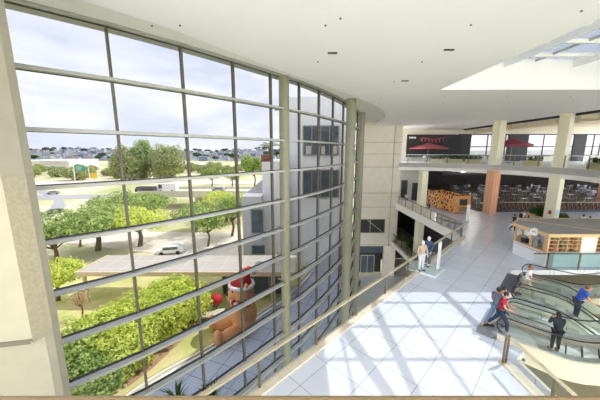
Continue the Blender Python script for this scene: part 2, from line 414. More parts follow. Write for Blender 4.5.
# ceiling fittings
for (px,py,lab) in ((332.5,52.5,'nearest to the camera'),(405,80.5,'beside the skylight corner'),(449,49.3,'between the skylight and the top of the view')):
    p = onz(px,py,CZ); o = MB().box(0,0,-.02,.34,.07,.04).build('slot_diffuser', M['dark2'], loc=(p.x,p.y,CZ)); tag(o,'dark slot air diffuser in the ceiling, '+lab,'air vent','slot diffusers in the ceiling')
for (px,py) in ((325.5,25),(340.5,18),(318,61.5),(422,61.5),(471,24.5),(581.5,10.5),(394,81.5),(180,25),(152,25.5),(381,97),(445,96.5),(507,96),(571,96)):
    p = onz(px,py,CZ)
    b = MB(); b.cyl(0,0,-.03,0,.028,10)
    tag(b.build('ceiling_sprinkler', M['post'], loc=(p.x,p.y,CZ)),'tiny dark round sprinkler head dotting the white ceiling','sprinkler','sprinkler heads in the ceiling')

# ================= curtain wall
MP = resample(GL, 2.28, 0.0)
# shift so a mullion falls at (-5.98, 9.14)
acc = 0; target = None
for a_, c_ in zip(GL, GL[1:]):
    if math.dist(a_, (-5.98,9.14)) < .05: target = acc; break
    acc += math.dist(a_, c_)
MP = resample(GL, 2.28, (target or 0) % 2.28)
MP = MP+[(7.95,37.65)] if math.dist(MP[-1],(7.95,37.7)) > .8 else MP
win = bpy.data.objects.new('window_1', None); COL.objects.link(win); struct(win)
for i, p in enumerate(MP):
    a_ = MP[max(i-1,0)]; c_ = MP[min(i+1,len(MP)-1)]; rot = math.atan2(c_[1]-a_[1], c_[0]-a_[0])
    o = MB().box(0,0,0,.07,.16,HEAD-G).build('mullion', M['mull'], win, loc=(p[0],p[1],(HEAD+G)/2), rotz=rot)
DZ = 1.62
k = 0
while HEAD-k*DZ > G+.3:
    z = HEAD-k*DZ; inner = offset(MP,.30); b = MB(); g = MB()
    io = offset(MP,.03); gi = offset(MP,.07)
    for i in range(len(MP)-1):
        b.prism([io[i],io[i+1],inner[i+1],inner[i]], z-.10, z)
        g.prism([offset(MP,-.04)[i],offset(MP,-.04)[i+1],gi[i+1],gi[i]], z-.11, z+.02)
    tr = b.build('transom', M['frame'], win); g.build('gasket', M['gasket'], tr)
    k += 1
for i in range(len(MP)-1):
    p, q = MP[i], MP[i+1]
    MB().quad((p[0],p[1],G),(q[0],q[1],G),(q[0],q[1],HEAD),(p[0],p[1],HEAD)).build('pane', M['glass'], win)
b = MB(); o1 = offset(GL,.06); o0 = offset(GL,-.35)
for i in range(0,len(GL)-1): b.prism([o0[i],o0[i+1],o1[i+1],o1[i]], HEAD-.02, HEAD+.35)
struct(b.build('trim_9', M['frame']))
# round columns behind the glass
for (px,py,Y,r,lab) in ((284.5,150,14.9,.27,'tall round sage steel column nearest the camera, against the curved glass'),(350,150,21.0,.36,'thick round sage steel column, middle one of three along the glass'),(360.5,150,28.0,.34,'round sage steel column farthest along the glass, beside the beige end wall')):
    p = atY(px,py,Y); t = thing('round_column', lab, 'column', (p.x,p.y,G), group='round columns along the glass wall')
    MB().cyl(0,0,0,HEAD+.05-G,r,28).build('shaft', M['col'], t, smooth=False)
    b = MB(); b.cyl(0,0,0,.12,r+.1,28); b.build('base_plate', M['mull'], t)
    b = MB()
    for zz in [HEAD-k*DZ-.05-G for k in range(0,13)]: b.beam((0,0,zz),(-.5,.35,zz),.06,.06)
    b.build('bracket', M['frame'], t)

# ================= near pier at the left
t = thing('pier','big cream rendered pier filling the left edge','pier',(0,0,0))
A=(-5.4,5.5); Bp=(-5.37,5.3); C=(-5.46,4.94); D=(-8.2,4.4)
zj = 3.35
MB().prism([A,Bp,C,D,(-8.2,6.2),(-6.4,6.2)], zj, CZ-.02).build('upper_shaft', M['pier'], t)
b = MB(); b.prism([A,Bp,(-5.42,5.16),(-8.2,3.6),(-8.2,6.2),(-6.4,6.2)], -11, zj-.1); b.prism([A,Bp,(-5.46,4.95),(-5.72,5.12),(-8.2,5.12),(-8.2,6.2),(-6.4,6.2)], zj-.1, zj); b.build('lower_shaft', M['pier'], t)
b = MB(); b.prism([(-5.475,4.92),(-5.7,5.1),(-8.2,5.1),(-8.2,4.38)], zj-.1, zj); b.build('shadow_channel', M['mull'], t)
zz = onz(20,176,0); zt = atY(20,176,5.1).z
b = MB(); b.prism([(-5.385,5.5),(-5.355,5.29),(-5.445,4.93),(-5.9,4.84),(-5.9,5.5)], zt-.02, zt+.02); b.build('joint', M['joint'], t)
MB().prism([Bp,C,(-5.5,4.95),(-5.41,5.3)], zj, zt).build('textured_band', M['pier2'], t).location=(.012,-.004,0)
# near ledge (handrail in front of the camera)
t = thing('handrail_ledge','tan lacquered handrail ledge running along the bottom edge','handrail',(0,0,0))
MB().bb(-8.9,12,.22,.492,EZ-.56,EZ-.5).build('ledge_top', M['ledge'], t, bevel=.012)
MB().bb(-8.9,12,.33,.345,U,EZ-.56).build('glass_panel', M['rail_glass'], t)
for xx in range(-8,13,3): MB().bb(xx-.03,xx+.03,.26,.32,U,EZ-.56).build('post', M['post'], t)

# ================= balustrades
def balustrade(name, label, pts, z, h=1.05, step=2.2, railm='rail', curb=True, side=1, postm='post', rr=.035, group=None, top='rail'):
    t = thing(name, label, 'railing', (0,0,0), group=group)
    if curb:
        b = MB(); o = offset(pts,.26*side); i0 = offset(pts,-.08*side)
        for i in range(len(pts)-1): b.prism([i0[i],i0[i+1],o[i+1],o[i]], z, z+.07)
        b.build('curb', M['curb'], t)
    b = MB()
    for p, q in zip(pts, pts[1:]): b.quad((p[0],p[1],z+.07),(q[0],q[1],z+.07),(q[0],q[1],z+h-.05),(p[0],p[1],z+h-.05))
    b.build('glass_panel', M['rail_glass'], t)
    b = MB()
    for p, q in zip(pts, pts[1:]): b.beam((p[0],p[1],z+h),(q[0],q[1],z+h),rr*2.2,rr*1.6)
    b.build('top_rail', M[railm], t)
    for p in resample(pts, step, step*.5):
        MB().box(p[0],p[1],z+h/2,.07,.07,h).build('post', M[postm], t)
    return t
d_ = Vector((1,1)).normalized()
balustrade('glass_balustrade','long glass balustrade with cream rail beside the sunlit floor, facing the window wall',[(-9.5,-1.15+.0),(-1.1,7.25),(13.9,22.25)],0,1.05,2.6,rr=.05)
balustrade('glass_balustrade','dark-railed glass balustrade on the far white edge leading to the beige wall',[(13.95,22.5),(13.65,37.4)],0,1.05,2.2,'post',side=1)
balustrade('glass_balustrade','glass balustrade with champagne rail running down from the nearest escalator, lower right',[(6.95,8.0),(6.95,-2.5)],0,1.05,3.2,side=-1)
t = thing('gate_post','pair of tall bronze posts ending the glass balustrade by the nearest escalator','post',(6.95,8.12,0))
MB().box(-.05,0,.53,.03,.07,1.06).build('post_plate', M['post'], t); MB().box(.05,0,.53,.03,.07,1.06).build('post_plate', M['post'], t); MB().box(0,0,.03,.26,.22,.06).build('shoe_plate', M['rail'], t)

balustrade('glass_balustrade','glass balustrade with black top rail between the escalators and the kiosk',[(14.2,15.62),(34,15.62)],0,1.02,1.9,'rubber',curb=False,postm='post',rr=.03)
balustrade('glass_balustrade','short glass balustrade of the lower balcony at the foot of the beige wall',[(13.3,37.3),(13.3,24)],B,1.05,2.2,'post')
UB = offset(UE,-.1)
balustrade('glass_balustrade','curved glass balustrade along the white upper terrace edge',resample([p for p in UB if p[1]>6],.8),U,1.1,2.4,'steel',curb=False,rr=.025)

# ================= square columns on the right
def sqcol(px_c, Y, size, rot, label, lower, upper='colb', full=True):
    p = atY(px_c, 200, Y); t = thing('square_column', label, 'column', (p.x,p.y,0), rot, group='square columns of the terrace')
    MB().box(0,0,(U-.7)/2,size,size,U-.7).build('lower_shaft', M[lower], t, bevel=.02)
    if full: MB().box(0,0,(U+CZ)/2,size*.92,size*.92,CZ-U).build('upper_shaft', M[upper], t, bevel=.02)
    return p
c1 = sqcol(553.5,26.0,.88,R(25),'cream square column standing behind the kiosk','colb')
c2 = sqcol(490.5,31.6,1.0,R(15),'square column clad in salmon brick below, by the patterned fence','brick')
c3 = sqcol(421.5,31.6,.75,R(10),'slim cream square column on the balcony beside the orange stall','colb',full=False)
t = thing('square_column','cream square column rising from the lower balcony floor beneath the white edge','column',(c3.x,c3.y,B),R(10),'square columns of the terrace'); MB().box(0,0,2.55,.75,.75,5.1).build('shaft', M['colb'], t)
c4 = sqcol(552,38,.9,R(20),'brick-clad square column half hidden behind the cream column','brick',full=False)
c5 = sqcol(602,38,.9,R(20),'square column at the right edge of the food court','brick',full=False)
p = atY(400,200,37.2)
# notices on the column behind the kiosk
o = MB().box(0,0,0,.24,.02,.36).build('notice', M['red'], loc=(c1.x-.50,c1.y-.36,.75+.6), rotz=R(-65)); tag(o,'small red notice on the cream column behind the kiosk','notice')
o = MB().box(0,0,0,.5,.02,.6).build('notice', M['paperb'], loc=(c1.x+.2+.02,c1.y-.45,1.3), rotz=R(25)); tag(o,'pale blue notice on the cream column behind the kiosk','notice')

# ================= shops behind the hall
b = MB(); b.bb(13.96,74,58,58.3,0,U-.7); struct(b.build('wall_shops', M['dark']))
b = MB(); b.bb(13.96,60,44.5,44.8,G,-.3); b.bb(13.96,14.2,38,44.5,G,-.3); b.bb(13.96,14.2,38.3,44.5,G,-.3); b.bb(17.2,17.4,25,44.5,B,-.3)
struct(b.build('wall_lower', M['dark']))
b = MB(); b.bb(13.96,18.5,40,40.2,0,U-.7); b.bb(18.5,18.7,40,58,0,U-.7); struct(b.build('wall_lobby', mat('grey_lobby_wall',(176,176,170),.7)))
d = bpy.data.objects.new('door_1',None); COL.objects.link(d); struct(d)
p = atY(415,194,40); MB().bb(p.x-.5,p.x+.5,39.9,39.99,0,2.6).build('door_leaf', M['dark2'], d)
p = atY(404,193,40); MB().bb(p.x-.5,p.x+.4,39.9,39.99,0,3.0).build('door_leaf', M['dark2'], d)
# shopfront header with bright light strip
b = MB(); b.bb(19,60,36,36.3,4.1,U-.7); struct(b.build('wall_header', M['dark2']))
struct(MB().bb(21.5,74,32.1,57.9,.005,.02).build('floor_food_court', mat('dimmed_court_floor',(84,70,60),.6)))  # floor sheet darkened to carry the food court's dimness in its colour
# orange pierced stall
t = thing('market_stall','low stall with pierced orange wooden walls on the far side of the hall','stall',(0,0,0))
s0 = onz(428,205.5,0); s1 = onz(453.5,213.7,0); s2 = onz(468,213,0)
def wallseg(p,q,z0,z1,th,m,name,par):
    b = MB(); b.beam((p.x,p.y,(z0+z1)/2),(q.x,q.y,(z0+z1)/2),th,z1-z0); return b.build(name,m,par)
s3 = s2+(s0-s1)
wallseg(s0,s1,.15,2.05,.12,M['lattice'],'pierced_panel',t); wallseg(s1,s2,.15,2.05,.12,M['orange'],'front_panel',t); wallseg(s3,s0,.15,2.05,.12,M['lattice'],'pierced_panel',t); wallseg(s2,s3,.15,2.05,.12,M['lattice'],'pierced_panel',t)
for q in (s0,s1,s2,s3,(s0+s1)/2): MB().box(q.x,q.y,1.08,.2,.2,2.16).build('corner_post', M['orange'], t)
mid = (s1+s2)/2
MB().beam((mid.x-.55,mid.y-.1,1.35),(mid.x+.55,mid.y-.1,1.35),.06,.7).build('display_opening', M['dark2'], t)
MB().beam((mid.x-.55,mid.y-.1,.5),(mid.x+.55,mid.y-.1,.5),.06,.5).build('grille', M['post'], t)
# patterned low fence
f0 = onz(499,213.5,0)
t = thing('patterned_fence','low dark fence with a brown zigzag pattern along the food court','fence',(0,0,0))
b = MB(); b.bb(f0.x,42,31.9,31.96,.3,1.15); b.build('panel', M['dark2'], t)
b = MB(); x = f0.x
while x < 42:
    b.beam((x,31.86,.35),(x+.22,31.86,1.1),.04,.07,(0,1,0)); b.beam((x+.44,31.86,.35),(x+.22,31.86,1.1),.04,.07,(0,1,0)); x += .5
b.build('zigzag_slats', mat('brown_slat',(150,104,80),.7), t); MB().bb(f0.x,42,31.84,31.98,1.12,1.2).build('top_rail', M['post'], t); MB().bb(f0.x,42,31.84,31.98,0,.3).build('plinth', M['rubber'], t)
# food-court tables and chairs beyond the fence
def table(label, loc, group):
    t = thing('dining_table', label, 'table', loc, 0, group)
    MB().cyl(0,0,.72,.76,.42,20).build('table_top', M['white'], t); MB().cyl(0,0,.03,.72,.035,8).build('pedestal', M['steel'], t); MB().cyl(0,0,0,.03,.25,16).build('base', M['steel'], t)
    return t
def chair(label, loc, rz, group, m='dark2'):
    t = thing('dining_chair', label, 'chair', loc, rz, group)
    MB().box(0,0,.45,.42,.42,.04).build('seat', M[m], t); MB().box(0,.2,.72,.42,.03,.4).build('backrest', M[m], t)
    for sx in (-.18,.18):
        for sy in (-.18,.18): MB().box(sx,sy,.22,.03,.03,.44).build('leg', M['steel'], t)
    return t
random.seed(3)
GT = 'white food court tables beyond the fence'; GC = 'chairs of the food court beyond the fence'
tb0 = None; ch0 = None; spots = []
for k in range(54):
    x = 23.5+(k%9)*3.1+(k//9)*1.2+random.uniform(-.6,.6); y = 33.6+(k//9)*3.6+random.uniform(-.4,.4)
    if any(math.dist((x,y),(q.x,q.y)) < 2.1 for q in (c2,c4,c5)): continue
    if 35.2 < y < 37.1: y += 1.2
    spots.append((x,y))
    if tb0 is None: tb0 = table('small round white table behind the patterned fence in the dim food court',(x,y,0),GT)
    else: dup(tb0,(x,y,0))
    for a in (0.3+k, 3.4+k):
        cl = (x+math.sin(a)*-.62*-1, y+math.cos(a)*.62*-1*-1,0)
        loc = (x-math.sin(a)*.62*-1, y+math.cos(a)*-.62*-1, 0)
        if ch0 is None: ch0 = chair('dark chair at a white table behind the patterned fence in the dim food court',(x+math.sin(a)*.6,y-math.cos(a)*.6,0),a+math.pi,GC,'cars')
        else: dup(ch0,(x+math.sin(a)*.6,y-math.cos(a)*.6,0),a+math.pi)

em = bpy.data.materials.new('lit_tube'); em.use_nodes = True; eb = em.node_tree.nodes['Principled BSDF']; eb.inputs['Emission Color'].default_value = (1,.92,.8,1); eb.inputs['Emission Strength'].default_value = 14
for k,(x,y) in enumerate(((22,35),(30,35),(38,35),(26,40),(34,40),(42,40),(30,46),(38,46),(46,46),(34,52),(44,52))):
    t = thing('ceiling_lamp','lit tube lamp hanging under the dark food court ceiling','lamp',(x,y,4.6),0,'tube lamps of the food court')
    MB().box(0,0,0,2.4,.12,.06).build('tube', em, t); MB().box(0,0,.06,2.5,.16,.06).build('housing', M['dark2'], t); MB().box(0,0,.22,.04,.04,.36).build('hanger', M['dark2'], t)
# ================= upper terrace back wall
YB = 44.0
def tx(px): return atY(px,145,YB).x
b = MB(); b.bb(13.96,60,YB,YB+.2,9.85,CZ); b.bb(13.96,60,YB,YB+.2,U,6.55)
b.bb(13.96,tx(458),YB,YB+.2,6.55,9.85); b.bb(58.5,60,YB,YB+.2,6.55,9.85)
struct(b.build('wall_terrace', M['wallb']))
def tx(px): return atY(px,145,YB).x
wn = bpy.data.objects.new('window_3', None); COL.objects.link(wn); struct(wn)
b = MB(); b.quad((tx(458),YB+.1,6.55),(58.5,YB+.1,6.55),(58.5,YB+.1,9.85),(tx(458),YB+.1,9.85)); b.build('pane', glass_mat('terrace_glass',(.36,.34,.33),.3,milk=(240,232,226),milkf=.3), wn)
for px in (470,487,492,505,527,543,558,573,585,593,600): MB().bb(tx(px)-.06,tx(px)+.06,YB-.05,YB+.05,6.55,9.85).build('mullion', M['dark2'], wn)
b = MB(); b.bb(tx(458),58.5,YB-.05,YB+.05,7.85,8.0); b.bb(tx(458),58.5,YB-.05,YB+.05,6.55,6.65); b.bb(tx(458),58.5,YB-.05,YB+.05,9.75,9.9); b.build('transom', M['dark2'], wn)
for (a_,c_,lab) in ((458,469.5,'dark wall panel right of the big dark sign board on the terrace'),(506,526.5,'dark wall panel behind the red umbrella on the terrace'),(572,584,'dark wall panel right of the tall cream column on the terrace')):
    tag(MB().bb(tx(a_),tx(c_),YB-.3,YB-.15,U,9.8).build('wall_panel', M['dark2']), lab, 'panel')
# dark sign board with pink script
t = thing('sign_board','large dark sign board with looping pink script on the terrace wall','sign',(0,0,0))
x0, x1 = tx(406), tx(457.5); MB().bb(x0,x1,YB-.35,YB-.2,6.3,9.8).build('board', M['dark2'], t)
b = MB(); pts = []
for i in range(90):
    u_ = i/89; pts.append((x0+2.0+u_*3.9+.16*math.sin(u_*44), YB-.40, 8.95+.26*math.cos(u_*44)+.1*math.sin(u_*9)))
b.tube(pts,.035,6); b.build('pink_script', mat('pink_lettering',(236,96,128),.6), t)
b = MB(); 
for i in range(5): b.bb(x0+.3+i*.22,x0+.45+i*.22,YB-.38,YB-.35,9.2,9.45)
b.build('small_lettering', M['white'], t)
def umbrella(label, loc, R_, h, group):
    t = thing('parasol', label, 'umbrella', loc, 0, group)
    MB().cyl(0,0,0,h,.04,8).build('pole', M['post'], t); MB().cyl(0,0,0,.1,.35,16).build('base', M['post'], t)
    b = MB(); n = 8; vs = [(0,0,h)]
    for ring, (rr, dz) in enumerate(((.5,.26),(1,.5),(1.0,.62))):
        for k in range(n): a = 2*math.pi*k/n; vs.append((R_*rr*math.cos(a),R_*rr*math.sin(a),h-dz*1.7))
    fs = [(0,1+k,1+(k+1)%n) for k in range(n)]
    for q in (0,1):
        for k in range(n): fs.append((1+q*n+k,1+(q+1)*n+k,1+(q+1)*n+(k+1)%n,1+q*n+(k+1)%n))
    b.add(vs,fs); b.build('canopy', M['umb'], t)
    for k in range(n):
        a = 2*math.pi*k/n; MB().beam((0,0,h-.04),(R_*math.cos(a),R_*math.sin(a),h-.88),.03,.03).build('rib', M['post'], t)
    return t
p = atY(513,138,36.0); um = umbrella('dusty red parasol standing in front of the dark panel, right half of the terrace',(p.x,36,U),2.2,p.z-U,'red parasols on the terrace')
p = atY(429,140,42.0); dup(um,(p.x,42.0,U),.2,scale=(1.25,1.25,.86),label='dusty red parasol in front of the dark sign board, left half of the terrace')
p = atY(454,142,42.4)
# terrace tables
GT2 = 'terrace furniture'
for px, Y, lab in ((497,37.5,'dark round table on the terrace left of the right-hand red parasol'),(549,34,'dark round table on the terrace just left of the tall cream column'),(433,40.8,'dark round table on the terrace below the dark sign board'),(521,35,'dark round table on the terrace under the right-hand parasol')):
    p = atY(px,150,Y); t = thing('cafe_table',lab,'table',(p.x,p.y+.8,U),0,'dark tables on the terrace')
    MB().cyl(0,0,.9,.96,.75,18).build('table_top', M['dark2'], t); MB().cyl(0,0,0,.9,.05,8).build('pedestal', M['post'], t)
random.seed(5)
tc0 = None
for k, px in enumerate((480,490,503,509,524,533,541,556,442,424,590)):
    p = atY(px,152,(37,36.5,36,36.4,35,34.2,33.6,33.0,40,39.8,30)[k])
    if tc0 is None: tc0 = chair('grey chair on the terrace behind the planters',(p.x,p.y,U),k,'terrace chairs','cars')
    else: dup(tc0,(p.x,p.y,U),k*1.3)

# ------------------------------------------------------------------ foliage
def leafball(mb, lobes, n, s, rnd):
    tot = sum(l[3]*l[4]*l[5] for l in lobes)
    for (cx,cy,cz,rx,ry,rz) in lobes:
        for i in range(int(n*rx*ry*rz/tot)+1):
            while True:
                d = Vector((rnd.gauss(0,1),rnd.gauss(0,1),rnd.gauss(0,1)))
                if d.length > .01: break
            d.normalize(); rr = rnd.uniform(.72,1.04)
            p = Vector((cx+d.x*rx*rr, cy+d.y*ry*rr, cz+d.z*rz*rr))
            nrm = (d+Vector((rnd.uniform(-.8,.8),rnd.uniform(-.8,.8),rnd.uniform(-.3,1.0)))).normalized()
            u = nrm.orthogonal().normalized(); u.rotate(Matrix.Rotation(rnd.uniform(0,6.28),3,nrm)); v = nrm.cross(u)
            q = s*rnd.uniform(.6,1.3)
            mb.add([p-u*q, p-v*q*.5, p+u*q, p+v*q*.5],[(0,1,2,3)])
def tree(name, label, cat, loc, h, w, leaf, n=2600, s=.25, seed=1, trunk=.35, group=None, flat=.5, lobes=9, trunkh=.45, bark='bark'):
    rnd = random.Random(seed); t = thing(name, label, cat, loc, 0, group)
    L = []
    for i in range(lobes):
        a = rnd.uniform(0,6.28); r_ = w/2*rnd.uniform(.15,.62); rx = w/2*rnd.uniform(.38,.52)
        L.append((math.cos(a)*r_, math.sin(a)*r_, h*(trunkh+(1-trunkh)*rnd.uniform(.3,.72)), rx, rx, h*(1-trunkh)*rnd.uniform(.24,.36)*(.6+flat)))
    b = MB(); leafball(b, L, n, s, rnd); b.build('foliage', M[leaf], t)
    b = MB(); b.tube([(0,0,0),(.05*h,0,h*.25),(0,.03*h,h*.5),(0,0,h*.72)],[trunk*w*.09,trunk*w*.07,trunk*w*.055,trunk*w*.02],8)
    for l in L[:6]: b.tube([(0,.02*h,h*trunkh*.8),((l[0]*.5),(l[1]*.5),h*trunkh*1.05),(l[0],l[1],l[2])],[trunk*w*.04,trunk*w*.03,trunk*w*.012],6)
    b.build('trunk', M[bark], t)
    return t
def bush(name, label, cat, loc, h, w, leaf, n=1500, s=.16, seed=1, group=None, lobes=6):
    rnd = random.Random(seed); t = thing(name,label,cat,loc,0,group); L = []
    for i in range(lobes):
        a = i*2.4; r_ = w/2*.5*(i>0); L.append((math.cos(a)*r_,math.sin(a)*r_,h*rnd.uniform(.42,.6),w/2*rnd.uniform(.5,.62),w/2*rnd.uniform(.5,.62),h*rnd.uniform(.38,.46)))
    b = MB(); leafball(b,L,n,s,rnd); b.build('foliage', M[leaf], t)
    b = MB()
    for i in range(5): a=i*1.26; b.tube([(0,0,0),(math.cos(a)*w*.12,math.sin(a)*w*.12,h*.3),(math.cos(a)*w*.28,math.sin(a)*w*.28,h*.6)],[.04*h*.5,.03*h*.5,.01*h],5)
    b.build('stems', M['bark'], t); return t

# planters along the terrace edge
pl = [p for p in resample(offset(UE,-.55), 2.05, .9) if p[1] > 19 and p[1] < 36.9]
pl0 = None
GP = 'cream planter boxes along the terrace edge'
for i, p in enumerate(pl):
    if min(math.dist(p,(c1.x,c1.y)),math.dist(p,(c2.x,c2.y))) < 1.6: continue
    cu = resample(offset(UE,-.55),.2); j = min(range(len(cu)), key=lambda k: math.dist(cu[k],p)); a_, c_ = cu[max(j-2,0)], cu[min(j+2,len(cu)-1)]
    rz = math.atan2(c_[1]-a_[1], c_[0]-a_[0])
    if pl0 is None:
        pl0 = thing('planter_box','low cream planter box with a clipped green hedge behind the terrace glass','planter',(p[0],p[1],U),rz,GP)
        MB().box(0,0,.28,1.75,.5,.56).build('box', M['potc'], pl0, bevel=.03)
        b = MB(); leafball(b,[(-.55,0,.76,.42,.26,.28),(0,0,.76,.42,.26,.3),(.55,0,.76,.42,.26,.28)],460,.08,random.Random(4)); b.build('hedge', M['bushm'], pl0)
    else: dup(pl0,(p[0],p[1],U),rz)
p = atY(546,155,26.5)

# ================= kiosk
KX=15.25; KY=15.95
KP = [(KX,KY),(KX+.0-.1,18.4),(16.6,19.6),(23.5,19.6),(23.5,KY)]
t = thing('kiosk','open snack kiosk with grey flat roof, plywood shelves and pale blue base','kiosk',(0,0,0))
HR = 2.05
MB().prism([(KX-.12,KY-.12),(KX-.25,18.5),(16.5,19.8),(23.7,19.8),(23.7,KY-.12)],HR,HR+.12).build('roof', M['roofg'], t)
b = MB(); ro = [(KX-.14,KY-.14),(KX-.27,18.5),(16.5,19.85),(23.75,19.85),(23.75,KY-.14)]
for i in range(5): b.beam((*ro[i],HR+.05),(*ro[(i+1)%5],HR+.05),.06,.2)
b.beam((16.3,19.5,HR+.13),(19.6,KY,HR+.13),.06,.05); b.build('roof_edge', M['wood'], t)
MB().prism([(KX,KY),(KX-.1,18.4),(16.6,19.6),(16.9,19.3),(KX+.45,18.2),(KX+.5,KY+.4)],0,.95).build('base', M['white'], t)
MB().bb(KX+.5,23.5,KY,KY+.35,0,1.0).build('base', M['blue'], t)
MB().prism([(KX-.08,KY-.02),(KX-.16,18.42),(16.55,19.7),(16.9,19.2),(KX+.6,18.1),(KX+.6,KY+.5)],.95,1.0).build('counter_top', M['wood'], t)
for q in ((KX+.03,KY+.03),(KX-.06,18.36),(16.65,19.5),(KX+.02,17.2)): MB().box(q[0],q[1],1.5,.1,.1,1.1).build('post', M['wood'], t)
# shelf wall: back board + shelves
MB().bb(KX+.06,16.8,KY+.3,KY+.34,1.0,HR).build('shelf_back', M['wood'], t); MB().bb(18.25,23.5,KY+.3,KY+.34,1.0,HR).build('shelf_back', M['wood'], t)
b = MB()
for zz in (1.0,1.25,1.5,1.75,2.0): b.bb(KX+.06,17.3,KY,KY+.3,zz-.015,zz+.015); b.bb(18.25,23.5,KY,KY+.3,zz-.015,zz+.015)
for xx in (KX+.08,15.9,16.5,17.1,17.28,18.27,18.9,19.5): b.bb(xx-.02,xx+.02,KY,KY+.3,1.0,HR)
b.build('shelves', M['wood'], t)
MB().bb(17.32,18.22,KY-.02,KY+.02,.95,HR).build('white_panel', M['white'], t)
b = MB()
for k in range(12): b.beam((KX-.07-.0,KY+.15+k*.19,.86),(KX-.07,KY+.25+k*.19,.78),.02,.06,(1,0,0))
b.build('red_trim', M['red'], t)
# jars and boxes of goods on the shelves
random.seed(11); GG='goods on the kiosk shelves'; gcol=[M['goods'],M['terra'],M['mid'],M['bark']]
protos = []
for m_ in range(4): 
    o = MB().box(0,0,.07,.15,.14,.14).build('snack_jar', [mat('jar_brown',(126,86,60),.4),mat('jar_red',(168,84,64),.4),mat('jar_green',(110,124,80),.4),mat('jar_dark',(74,58,50),.4)][m_], bevel=.02)
    protos.append(o)
first = [True]*4
GN = ['brown','reddish','green','dark']
for zz in (1.015,1.265,1.515,1.765):
    for xx in [15.45,15.68,16.05,16.25,16.66,16.9,18.42,18.65,19.05,19.25]:
        if random.random() < .2: continue
        j = random.randrange(4)
        if first[j]: o = protos[j]; first[j] = False
        else: o = protos[j].copy(); COL.objects.link(o)
        o.location = (xx+random.uniform(-.03,.03), KY+.15, zz)
        tag(o, GN[j]+' square jar of goods on the plywood shelves of the kiosk','jar','%s jars on the kiosk shelves' % GN[j])
for j in range(4):
    if first[j]: bpy.data.objects.remove(protos[j])
t = thing('round_sign','round white sign with a dark mark on the kiosk roof edge','sign',(KX-.22,16.75,HR+.02),R(-75))
b = MB(); b.tube([(0,-.03,0),(0,.03,0)],.25,24); b.build('disc', M['white'], t); MB().tube([(-.11,-.045,.04),(-.04,-.045,-.04),(.04,-.045,.03),(.11,-.045,-.02)],.02,6).build('mark', M['dark2'], t)
# equipment on the counter inside the kiosk
for k,(x,y,lab,m_) in enumerate(((15.9,17.0,'grey espresso machine inside the kiosk','cars'),(15.75,17.75,'dark cash register inside the kiosk by the left post','dark2'))):
    t = thing('coffee_machine' if k==0 else 'cash_register',lab,'machine',(x-.35,y,1.0))
    MB().box(0,0,.17,.35,.4,.34).build('body', M[m_], t, bevel=.03); MB().box(-.1,0,.4,.1,.3,.12).build('top_part', M['steel'], t)

# plants and table in front of the fence behind the kiosk
for i,(px,py,h,w_) in enumerate(((533,219,1.3,1.0),(538,220,1.5,1.1),(543,221,1.3,1.0),(556,222,1.0,1.0),(562,222,.9,1.0))):
    p = onz(px,py,0)
    t = thing('potted_plant',('bushy potted plant','tall bushy potted plant','potted plant close to the cream column','low potted plant right of the cream column','low potted plant farthest right of the cream column')[i]+' behind the kiosk','plant',(p.x,p.y,0),0,'potted plants behind the kiosk')
    MB().cyl(0,0,0,.4,.2,14,.27).build('pot', M['potc'], t)
    b = MB(); leafball(b,[(0,0,h*.65,w_*.45,w_*.45,h*.38)],260,.11,random.Random(i)); b.build('foliage', M['bushm'], t)
p = onz(528,221,0); t = thing('cafe_table','small brown square table beside the seated man in white','table',(p.x,p.y,0),.3)
MB().box(0,0,.73,.9,.9,.05).build('table_top', M['orange'], t); MB().cyl(0,0,0,.7,.05,8).build('pedestal', M['dark2'], t); MB().box(0,0,.02,.5,.5,.04).build('base', M['dark2'], t)
seatman = onz(522,222,0)
chair('dark chair under the seated man in white',(seatman.x,seatman.y,0),R(90),None)
p = onz(437,223,B) if False else None

